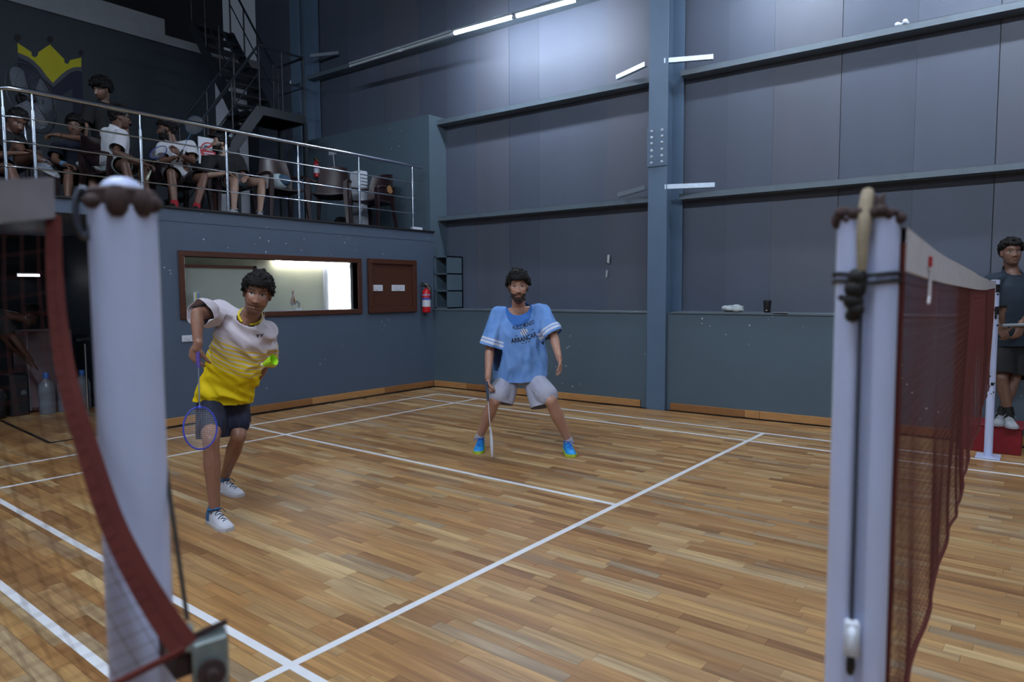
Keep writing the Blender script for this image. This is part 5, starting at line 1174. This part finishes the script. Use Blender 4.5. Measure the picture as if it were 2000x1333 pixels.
# shuttlecock in flight
SCK = at(523, 709, 4.05); sd_ = unit(CAM_R*.85 + CAM_U*.35 - CAM_W*.3)
shu = empty('shuttlecock', SCK, label='yellow green shuttlecock in the air in front of the yellow shirted player', cat='shuttlecock')
M_SHU = mat('shuttle_neon', '#a8dd1e', .6, var=.1)
MB().lathe(SCK - sd_*.038, [(.006, -.014), (.0125, -.006), (.0130, .006), (.012, .010)], 14, axis=sd_).build('cork', mat('cork_white', '#cfd4b0', .6), shu, smooth=50)
sa = unit(np.cross(sd_, (0, 0, 1))); sb = np.cross(sd_, sa)
for kf in range(16):
    q = 2*math.pi*kf/16; e = math.cos(q)*sa + math.sin(q)*sb; tg = -math.sin(q)*sa + math.cos(q)*sb
    MB().add([SCK - sd_*.03 + e*.011 - tg*.003, SCK - sd_*.03 + e*.011 + tg*.003, SCK + sd_*.045 + e*.031 + tg*.0075, SCK + sd_*.052 + e*.033, SCK + sd_*.045 + e*.031 - tg*.0075] + [p for p in [SCK - sd_*.03 + e*.0118 - tg*.003, SCK - sd_*.03 + e*.0118 + tg*.003, SCK + sd_*.045 + e*.0318 + tg*.0075, SCK + sd_*.052 + e*.0338, SCK + sd_*.045 + e*.0318 - tg*.0075]],
             [(0, 1, 2, 3, 4), (9, 8, 7, 6, 5), (0, 5, 6, 1), (1, 6, 7, 2), (2, 7, 8, 3), (3, 8, 9, 4), (4, 9, 5, 0)]).build('feather', M_SHU, shu)
for rr2, hh in ((.019, .0), (.026, .024)): MB().tube([SCK + sd_*hh + (math.cos(q)*sa + math.sin(q)*sb)*rr2 for q in [2*math.pi*i/24 for i in range(24)]], .0012, 5, close=True).build('thread_ring', M_SHU, shu)

# ---------------------------------------------------------------- the player in the blue shirt
J2 = dict(pelvis=at(1017, 726, 6.44), neck=at(1013, 599, 6.25), head=at(1012, 561, 6.12), hf=unit(-CAM_W*.98 - CAM_U*.10 + CAM_R*.02), hu=unit(CAM_U - CAM_W*.12 - CAM_R*.02),
          shR=at(976, 616, 6.27), shL=at(1054, 609, 6.27), elR=at(957, 678, 6.27), wrR=at(953, 738, 6.17), elL=at(1081, 655, 6.20), wrL=at(1092, 700, 6.08),
          hipR=at(994, 737, 6.42), hipL=at(1040, 736, 6.42), knR=at(966, 783, 6.20), anR=at(938, 850, 6.42), knL=at(1075, 783, 6.12), anL=at(1109, 858, 6.28),
          ftR=atZ(926, 886) - atZ(938, 862), ftL=atZ(1129, 892) - atZ(1108, 868))
for k in ('ftR', 'ftL'): J2[k] = V(J2[k][0], J2[k][1], 0)
t2 = unit(-CAM_W + CAM_R*.1); t2 = unit(V(t2[0], t2[1], 0))
P2H = {'R': (unit(down + t2*.12), unit(CAM_R*.9), unit(t2*1. + down*.4), 1.25), 'L': (unit(down + CAM_R*.15 + t2*.1), unit(-CAM_R*.9 - t2*.2), unit(t2), .45)}
r2, f2 = person('bearded player in blue printed shirt and grey shorts crouching ready at mid court', J2, '#b08673', g=1.08, vox=.0048, hands=P2H, hs=1.12, face=dict(beard=.8, bc='#1f1614', hair='#15100f'))
def b2(N, L, b):
    a = N.new('ShaderNodeAttribute'); a.attribute_name = 'rest'; sp = N.new('ShaderNodeSeparateXYZ'); L.new(a.outputs['Vector'], sp.inputs[0]); u, v = sp.outputs[0], sp.outputs[1]
    c = N.new('ShaderNodeAttribute'); c.attribute_name = 'cuff'; cf = c.outputs['Fac']
    nz = N.new('ShaderNodeTexNoise'); nz.inputs['Scale'].default_value = 9; nz.inputs['Detail'].default_value = 5; L.new(a.outputs['Vector'], nz.inputs['Vector'])
    base = nmix(N, L, nz.outputs['Fac'], rgb('#4a7cc4'), rgb('#86b0ea'))
    n2 = N.new('ShaderNodeTexNoise'); n2.inputs['Scale'].default_value = 3.2; L.new(a.outputs['Vector'], n2.inputs['Vector'])
    r = nmath(N, L, 'ADD', nmath(N, L, 'POWER', nmath(N, L, 'MULTIPLY', u, 1/.115), 2.), nmath(N, L, 'POWER', nmath(N, L, 'MULTIPLY', nmath(N, L, 'ADD', v, .02), 1/.125), 2.)); r = nmath(N, L, 'ADD', r, nmath(N, L, 'MULTIPLY_ADD', n2.outputs['Fac'], 1.4, -.7))
    wet = nmath(N, L, 'LESS_THAN', r, 1.); col = nmix(N, L, nmath(N, L, 'MULTIPLY', wet, .8), base, rgb('#2a64b4'))
    w1 = nmath(N, L, 'MULTIPLY', nmath(N, L, 'GREATER_THAN', cf, .022), nmath(N, L, 'LESS_THAN', cf, .045)); w2 = nmath(N, L, 'MULTIPLY', nmath(N, L, 'GREATER_THAN', cf, .054), nmath(N, L, 'LESS_THAN', cf, .072))
    L.new(nmix(N, L, nmath(N, L, 'MAXIMUM', w1, w2), col, rgb('#cdd6ea')), b.inputs['Base Color'])
M_S2 = attr_mat('shirt_blue_print', b2)
s2, v2_, fc2 = shirt(r2, f2, M_S2, g=1.12, vox=.009, hem=.035, sleeve=.98, sr=(.074, .086), loose=.012, wr=(.026, (9, 9, 3.5)), neckdrop=.010, vneck=.7, neck_r=.075,
   secs=[(-.10, .215, .165, .15, .01), (-.04, .215, .165, .15, .01), (.10, .212, .16, .14, .01), (.34*f2['T'], .205, .152, .13, .0), (.60*f2['T'], .195, .135, .12, .0), (.78*f2['T'], .18, .118, .118, -.005), (.90*f2['T'], .13, .09, .10, -.01), (.985*f2['T'], .072, .062, .07, -.012)])
bv2 = BVHTree.FromPolygons([Vector(p) for p in v2_], fc2); ink = mat('print_dark', '#10141f', .7)
decal_text('HUECO MUNDO', bv2, f2, .034, -.140, .200, .20, ink, s2, bold=.02, height=.038, arch=.02)
decal_text('ARRANCAR', bv2, f2, .034, -.255, .238, .20, ink, s2, bold=.03, height=.046, arch=.03)
wink = mat('print_white', '#c9cfe0', .7)
for i in range(4):
    o_ = -.030 + i*.0175; h_ = .040*(1 - abs(o_ + .005)/.05); decal_poly([(o_, -h_*.7), (o_ + .012, -h_*.9), (o_ + .010, h_), (o_ - .002, h_*.8)], [(0, 1, 2, 3)], bv2, f2, .036, -.198, .45, wink, s2, 'print_emblem')
for i in range(3):
    o_ = -.018 + i*.0175; decal_poly([(o_, -.030), (o_ + .004, -.030), (o_ + .003, .030), (o_ - .001, .030)], [(0, 1, 2, 3)], bv2, f2, .036, -.198, .45, ink, s2, 'print_emblem')
for uu, vv in ((-.035, -.228), (.115, -.183), (.02, -.298), (.05, -.292), (.08, -.286)): decal_poly([(-.009, -.003), (.009, -.003), (.009, .003), (-.009, .003)], [(0, 1, 2, 3)], bv2, f2, uu, vv, .2, ink, s2, 'print_dash')
shorts(r2, f2, mat('shorts_grey', '#a3a5b6', .75, var=.08), g=1.0, length=.86, r=(.105, .122), waist=.17, hang=.35, cover=.8)
hair(r2, f2, seed=5, vol=.012, fringe=.10, tuft=.017, n=380, vox=.0055, line=.066, back=-.04, side=.0); beard_part(r2, f2, mat('beard_brown', '#241813', .7, bump=.4, bscale=150), full=.68, vox=.0045)
gl = MB(); H2 = f2['H']
for s in (-1, 1): gl.tube([H2(s*.034 + .026*math.cos(q), .098 + .003*math.cos(q)*s*-1, .002 + .021*math.sin(q)) for q in [2*math.pi*i/24 for i in range(24)]], .0011, 5, close=True)
gl.tube([H2(-.009, .101, .006), H2(0, .104, .009), H2(.009, .101, .006)], .0011, 5)
for s in (-1, 1): gl.tube([H2(s*.060, .096, .006), H2(s*.078, .05, .008), H2(s*.080, -.02, .006)], .0012, 5)
gl.build('glasses', mat('glasses_clear', '#b9a9a0', .25), r2, smooth=60)
MB2 = mat('shoe_bright_blue', '#1f8fd6', .5, var=.15, scale=30); MS2 = mat('sole_lime', '#a9c832', .6); ML2 = mat('lace_blue', '#1c46b8', .8); MSK = mat('sock_white', '#b5bac6', .9)
for s in 'RL':
    shoe(r2, J2['an'+s], J2['ft'+s], MB2, MS2, ML2, base=on_floor(J2['an'+s]), k=1.03); sock(r2, J2['an'+s], J2['kn'+s], MSK, .015, .040)
racket(at(950, 746, 6.13), at(960, 866, 6.05) - at(950, 746, 6.13), unit(CAM_R + CAM_W*.12), 'white racket held low by the bearded player in blue', '#c4c9d6', '#3f4a5c', '#c9cfda')

# ---------------------------------------------------------------- man standing on the red box
J3 = dict(pelvis=at(1975, 672, 6.24), neck=at(1977, 529, 6.22), head=at(1975, 494, 6.19), hf=unit(-CAM_W*.9 - CAM_R*.28 - CAM_U*.03), hu=CAM_U,
          shR=at(1940, 550, 6.22), shL=at(2015, 550, 6.22), elR=at(1934, 606, 6.22), wrR=at(1950, 640, 6.06), elL=at(2018, 608, 6.20), wrL=at(1994, 634, 6.03),
          hipR=at(1958, 684, 6.24), hipL=at(1990, 684, 6.24), knR=at(1956, 740, 6.16), anR=at(1970, 806, 6.14), knL=at(1980, 742, 6.20), anL=at(1958, 806, 6.22),
          ftR=V(-.95, -.25, 0), ftL=V(-.95, .2, 0))
P3H = {'R': (unit(CAM_R*.45 - CAM_U*.75 - CAM_W*.2), unit(CAM_W), unit(CAM_R*.6 + CAM_U*.4), .7), 'L': (unit(-CAM_R*.35 - CAM_U*.85 - CAM_W*.2), unit(CAM_W), unit(-CAM_R*.7 + CAM_U*.2), .55)}
r3, f3 = person('man in navy shirt with neck chain standing on the red box', J3, '#7a5b4d', g=.95, vox=.006, hands=P3H, floorz=.25, face=dict(beard=.25, bc='#241a17'))
M_NAVY = mat('shirt_navy', '#1b2a38', .8, var=.15)
shirt(r3, f3, M_NAVY, hem=.02, sleeve=.85, sr=(.078, .085), loose=.004, wr=(.007, (8, 8, 4)), vneck=.7)
shorts(r3, f3, mat('shorts_black', '#0b0d11', .8), length=.9, r=(.105, .11)); hair(r3, f3, seed=8, vol=.010, fringe=.04, tuft=.014, n=240, vox=.007, line=.072, back=-.04)
ch = MB(); ch.tube([f3['nk'] - f3['fw']*.0 + (f3['rt']*math.sin(q) + f3['fw']*math.cos(q))*.088 + f3['up']*(.02 - .075*(math.cos(q) + .3)) for q in np.linspace(-1.9, 1.9, 30)], .0028, 6); ch.build('neck_chain', M_CHROME, r3, smooth=60)
M_SHW = mat('shoe_offwhite', '#9b9fa6', .6, var=.12)
shoe(r3, J3['anR'], J3['ftR'], M_SHW, M_SHW, M_SHW, base=on_floor(J3['anR'] + V(.0, -.0, 0), .252), k=.95); shoe(r3, J3['anL'], J3['ftL'], M_SHW, M_SHW, M_SHW, base=on_floor(J3['anL'], .252), k=.95)
for s in 'RL': sock(r3, J3['an'+s], J3['kn'+s], M_BLACK, .05, .042)
tag(MB().tube([at(1958, 636, 6.0), at(2030, 634, 5.98)], [.014, .014], 10).build('racket_grip', mat('grip_silver', '#8d949e', .5), smooth=50), 'silver racket handle held across by the man on the red box', 'handle')
# ---------------------------------------------------------------- people on the gallery
GZ = 2.42
def seated(label, head, neck, pelvis, shR, shL, elR, wrR, elL, wrL, knR, knL, anR, anL, hf, ft, skin, face=None, g=.98, hands=None, hu=(0, 0, 1), **kw):
    A = lambda q: atY(*q); J = dict(head=A(head), neck=A(neck), pelvis=A(pelvis), shR=A(shR), shL=A(shL), elR=A(elR), wrR=A(wrR), elL=A(elL), wrL=A(wrL), knR=A(knR), knL=A(knL), anR=A(anR), anL=A(anL), hf=unit(hf), hu=V(*hu), ftR=np.asarray(ft[0], float), ftL=np.asarray(ft[1], float)); J.update(kw)
    return (*person(label, J, skin, g=g, vox=.0085, hands=hands, face=face, floorz=GZ, hs=1.02), J)
M_TEEW = mat('tee_white', '#b9bdc6', .85, var=.06); M_TEEB = mat('tee_black', '#0f1317', .85, var=.15); M_TEEN = mat('tee_navy', '#121a2c', .85, var=.15)
LEFT, RIGHT, TOCAM = -CAM_R, CAM_R, -unit(V(CAM_W[0], CAM_W[1], 0))
# E: bearded man in white with a racket
rE, fE, JE = seated('bearded man in white tee looking left, racket upright in his hand, on the gallery', (325, 254, 8.25), (336, 276, 8.22), (352, 352, 8.25), (318, 290, 8.14), (372, 286, 8.30), (318, 316, 8.0), (341, 308, 7.86), (376, 316, 8.12), (352, 302, 7.88), (334, 338, 7.82), (398, 346, 7.85), (341, 398, 7.72), (384, 404, 7.74),
    LEFT*.9 + TOCAM*.35 - V(0, 0, .05), (TOCAM, TOCAM + RIGHT*.2), '#6a4d41', dict(beard=1., bc='#0f0b0a'), hands={'R': (unit(RIGHT*.8 + TOCAM*.3), V(0, 0, -1), TOCAM, .8), 'L': (unit(LEFT*.7 + V(0, 0, .5)), LEFT*.3 + TOCAM*.6, V(0, 0, 1), 1.2)})
shirt(rE, fE, M_TEEW, vox=.010, hem=.02, sleeve=.72, loose=.008, wr=(.008, (8, 8, 5))); shorts(rE, fE, mat('shorts_plum', '#1c1218', .8), length=.78, vox=.011); hair(rE, fE, 21, vol=.010, fringe=.05, n=260, vox=.008, line=.066, back=-.05); beard_part(rE, fE, M_HAIR, vox=.007)
M_SOCKR = mat('sock_red', '#8f1020', .9)
for s in 'RL': sock(rE, JE['an'+s], JE['kn'+s], M_SOCKR, .03, .042); shoe(rE, JE['an'+s], JE['ft'+s], M_BLACK, M_BLACK, base=on_floor(JE['an'+s], GZ))
racket(atY(346, 316, 7.84), atY(384, 236, 7.90) - atY(346, 316, 7.84), TOCAM + RIGHT*.3, 'dark blue racket held upright by the bearded man in white', '#16324e', '#15171c', '#1f5a8c')
put_chair(JE['pelvis'][0], JE['pelvis'][1] + .03, .1, 'brown plastic chair under the bearded man in white')
# F: man in black with a cap
rF, fF, JF = seated('man in black tee and black cap with light legs, seated on the gallery', (430, 281, 8.25), (434, 302, 8.24), (444, 354, 8.28), (408, 316, 8.18), (466, 314, 8.30), (398, 344, 8.08), (446, 338, 7.86), (474, 342, 8.16), (482, 346, 7.92), (458, 350, 7.82), (512, 356, 7.86), (457, 406, 7.72), (508, 410, 7.74),
    LEFT*.8 + TOCAM*.5 + V(0, 0, .12), (TOCAM, TOCAM + RIGHT*.3), '#9b7f70', dict(beard=1., bc='#14100f'), hands={'R': (unit(RIGHT*.9 + TOCAM*.2 - V(0, 0, .1)), V(0, 0, -1), TOCAM, .45), 'L': (unit(TOCAM - V(0, 0, .4)), V(0, 0, -1), LEFT, .7)})
shirt(rF, fF, M_TEEB, vox=.010, hem=.0, sleeve=.95, sr=(.082, .085), loose=.008, wr=(.007, (8, 8, 5))); shorts(rF, fF, mat('shorts_denim', '#4d5a68', .8, var=.2), length=.62, vox=.011); hair(rF, fF, 22, vol=.006, n=220, vox=.008, line=.07, back=-.05); beard_part(rF, fF, M_HAIR, vox=.007)
b = MB(); H = fF['H']; ellipsoid(b, H(0, -.012, .060), fF['hr']*.086, fF['hf']*.106, fF['hu']*.078); v, f = remesh(b, .008, 1); v, f = cut(v, f, np.ones(len(v), bool), H(0, 0, .055), -fF['hu'] + fF['hf']*.1); cpo = cloth_obj('cap', v, f, M_TEEB, rF)
b = MB(); b.prism([(-.07, .06), (-.065, .12), (-.03, .155), (.03, .155), (.065, .12), (.07, .06)], H(0, 0, .066), fF['hr'], fF['hf'], fF['hu']*.006); b.build('cap_peak', M_TEEB, cpo)
for s in 'RL': shoe(rF, JF['an'+s], JF['ft'+s], M_SHW, M_SHW, M_SHW, base=on_floor(JF['an'+s], GZ))
put_chair(JF['pelvis'][0], JF['pelvis'][1] + .03, .05, 'brown plastic chair under the man in the black cap')
# D: man in white seen from behind, head turned away
rD, fD, JD = seated('man in white tee with yellow green shoe seated with his face turned away', (236, 231, 8.30), (228, 252, 8.28), (222, 322, 8.32), (238, 266, 8.10), (210, 262, 8.42), (226, 298, 7.98), (284, 322, 7.78), (236, 296, 8.5), (262, 312, 8.2), (244, 322, 7.80), (278, 326, 7.95), (262, 392, 7.66), (288, 396, 7.70),
    RIGHT*.9 - TOCAM*.6 - V(0, 0, .1), (RIGHT + TOCAM*.35, RIGHT + TOCAM*.3), '#5a4238', hands={'R': (unit(RIGHT + V(0, 0, -.2)), -V(0, 0, 1), TOCAM, 1.1), 'L': (RIGHT, V(0, 0, -1), TOCAM, .6)})
shirt(rD, fD, M_TEEW, vox=.010, hem=.03, sleeve=.80, loose=.008, sr=(.080, .088), wr=(.008, (8, 8, 5))); shorts(rD, fD, mat('shorts_pale', '#7c8a8c', .8), length=.70, vox=.011); hair(rD, fD, 23, vol=.010, n=260, vox=.008, line=.06, back=-.06)
M_NEON = mat('shoe_neon', '#b9d62e', .6, var=.15, scale=30)
for s in 'RL': shoe(rD, JD['an'+s], JD['ft'+s], M_NEON, M_NEON, M_NEON, base=on_floor(JD['an'+s], GZ))
racket(atY(287, 351, 7.70), atY(312, 291, 8.02) - atY(287, 351, 7.70), TOCAM, 'blue framed racket with white grip held by the man with neon shoes', '#27448c', '#b9bca8', '#20242c')
put_chair(JD['pelvis'][0], JD['pelvis'][1] + .03, .35, 'brown plastic chair under the man with neon shoes')
# B: man in navy stretching an arm across
rB, fB, JB = seated('man in navy tee with light blue wristband stretching one arm across his chest', (146, 248, 8.97), (146, 272, 8.97), (150, 332, 9.02), (112, 290, 8.91), (176, 284, 9.01), (106, 314, 8.83), (128, 322, 8.59), (172, 274, 8.69), (112, 264, 8.62), (134, 340, 8.52), (180, 344, 8.55), (132, 396, 8.42), (186, 398, 8.42),
    TOCAM*.9 + RIGHT*.35 - V(0, 0, .05), (TOCAM, TOCAM), '#76584a', dict(beard=.4, bc='#1c1512'), hands={'R': (unit(RIGHT*.9 - V(0, 0, .15)), V(0, 0, -1), TOCAM, .6), 'L': (unit(LEFT), V(0, 0, -1), TOCAM, .7)})
shirt(rB, fB, M_TEEN, vox=.010, hem=.0, sleeve=.62, loose=.006, wr=(.007, (8, 8, 5))); shorts(rB, fB, M_TEEB, length=.60, vox=.011); hair(rB, fB, 24, vol=.018, fringe=.06, n=280, vox=.008, line=.062, back=-.04)
d = unit(JB['wrR'] - JB['elR']); MB().tube([JB['wrR'] - d*.065, JB['wrR'] - d*.01], .033, 14).build('wristband', mat('band_blue', '#5d9ad0', .9), rB, smooth=40)
for s in 'RL': shoe(rB, JB['an'+s], JB['ft'+s], M_SHW, M_SHW, M_SHW, base=on_floor(JB['an'+s], GZ))
put_chair(JB['pelvis'][0], JB['pelvis'][1] + .03, -.1, 'brown plastic chair under the man in navy')
q = atY(172, 328, 8.58); b = MB()
for i in range(26): b.ball(q + V(rg.uniform(-.12, .14), rg.uniform(-.05, .05), rg.uniform(-.035, .03)), rg.uniform(.022, .042), 8, 6, (1.3, 1, .8))
tb = b.build('lap_towel', mat('towel_grey', '#9aa0a4', .9, var=.25, scale=30)); tag(tb, 'crumpled pale towel lying on the lap of the man in navy', 'towel'); remesh_obj(tb, .009, 2)
# A: man at the railing corner, ankle over his knee
rA, fA, JA = seated('man in dark tee bowing his head at the railing corner, shoe raised on his knee', (33, 238, 8.35), (20, 256, 8.40), (4, 322, 8.5), (-8, 276, 8.34), (34, 272, 8.5), (-10, 304, 8.1), (22, 300, 7.95), (44, 300, 8.3), (52, 296, 8.05), (20, 330, 8.0), (62, 302, 8.05), (40, 384, 7.85), (90, 318, 7.92),
    RIGHT*.75 + TOCAM*.35 - V(0, 0, .5), (TOCAM + RIGHT*.3, RIGHT*.8 - V(0, 0, .45) + TOCAM*.3), '#6b4f43', dict(beard=.5, bc='#191311'), hu=tuple(unit(V(0, 0, 1) + RIGHT*.4)))
shirt(rA, fA, M_TEEB, vox=.010, hem=.0, sleeve=.6, loose=.006); shorts(rA, fA, mat('shorts_jean', '#39485c', .8), length=.66, vox=.011); hair(rA, fA, 25, vol=.008, n=220, vox=.008, line=.066, back=-.05)
shoe(rA, JA['anL'], JA['ftL'], mat('shoe_grey_print', '#7d8794', .6, var=.5, scale=30), M_SHW, M_TEEN, base=JA['anL'] - unit(V(0, 0, .75) + RIGHT*.35 )*.085, up=unit(V(0, 0, .75) + RIGHT*.35), k=1.05); shoe(rA, JA['anR'], JA['ftR'], M_SHW, M_SHW, base=on_floor(JA['anR'], GZ))
put_chair(JA['pelvis'][0], JA['pelvis'][1] + .03, .2, 'brown plastic chair under the man at the railing corner')
# C: standing man in black
rC, fC, JC = seated('standing man in black tee with bushy hair looking down behind the seated men', (198, 175, 9.25), (204, 200, 9.28), (208, 286, 9.30), (174, 212, 9.22), (238, 212, 9.32), (167, 244, 9.20), (165, 272, 9.12), (245, 248, 9.30), (248, 280, 9.20), (196, 340, 9.28), (222, 340, 9.28), (196, 392, 9.32), (224, 392, 9.32),
    LEFT*.35 + TOCAM*.8 - V(0, 0, .35), (TOCAM, TOCAM), '#85675a', dict(beard=.6, bc='#1a1412'), hu=tuple(unit(V(0, 0, 1) + TOCAM*.2)))
shirt(rC, fC, M_TEEB, vox=.010, hem=.06, sleeve=.9, loose=.008, wr=(.006, (8, 8, 5))); shorts(rC, fC, M_TEEB, length=.9, vox=.011); hair(rC, fC, 26, vol=.026, fringe=.06, tuft=.020, n=330, vox=.008, line=.06, back=-.05)
for s in 'RL': shoe(rC, JC['an'+s], JC['ft'+s], M_TEEB, M_SHW, base=on_floor(JC['an'+s], GZ))
# person bending in the dark lobby
JL = dict(pelvis=V(.62, 9.55, .92), neck=V(1.22, 9.5, 1.16), head=V(1.47, 9.48, 1.14), hf=unit(V(.75, -.25, -.6)), hu=unit(V(.55, 0, .6)), shR=V(1.14, 9.34, 1.12), shL=V(1.14, 9.68, 1.12), elR=V(1.28, 9.32, .86), wrR=V(1.42, 9.36, .64), elL=V(1.28, 9.70, .86), wrL=V(1.42, 9.64, .66),
          knR=V(.70, 9.44, .48), knL=V(.72, 9.66, .48), anR=V(.60, 9.44, .09), anL=V(.62, 9.66, .09), ftR=V(1, -.1, 0), ftL=V(1, .1, 0))
JL = {k: (q if k in ('hf', 'hu', 'ftR', 'ftL') else q + V(.36, -.23, .0 if k[:2] in ('an', 'kn') else .07)) for k, q in JL.items()}
rL, fL = person('person in dark clothes bending over the bags in the dark lobby', JL, '#4f3a31', vox=.0095, face=dict(beard=.5))
shirt(rL, fL, mat('tee_charcoal', '#101114', .9), vox=.011, hem=.02, sleeve=.6, loose=.008); shorts(rL, fL, mat('trouser_dark', '#0d1018', .9), length=.98, vox=.012); hair(rL, fL, 27, vol=.012, n=220, vox=.009, line=.06, back=-.05)
for s in 'RL': shoe(rL, JL['an'+s], JL['ft'+s], M_BLACK, M_SHW, base=on_floor(JL['an'+s], 0))
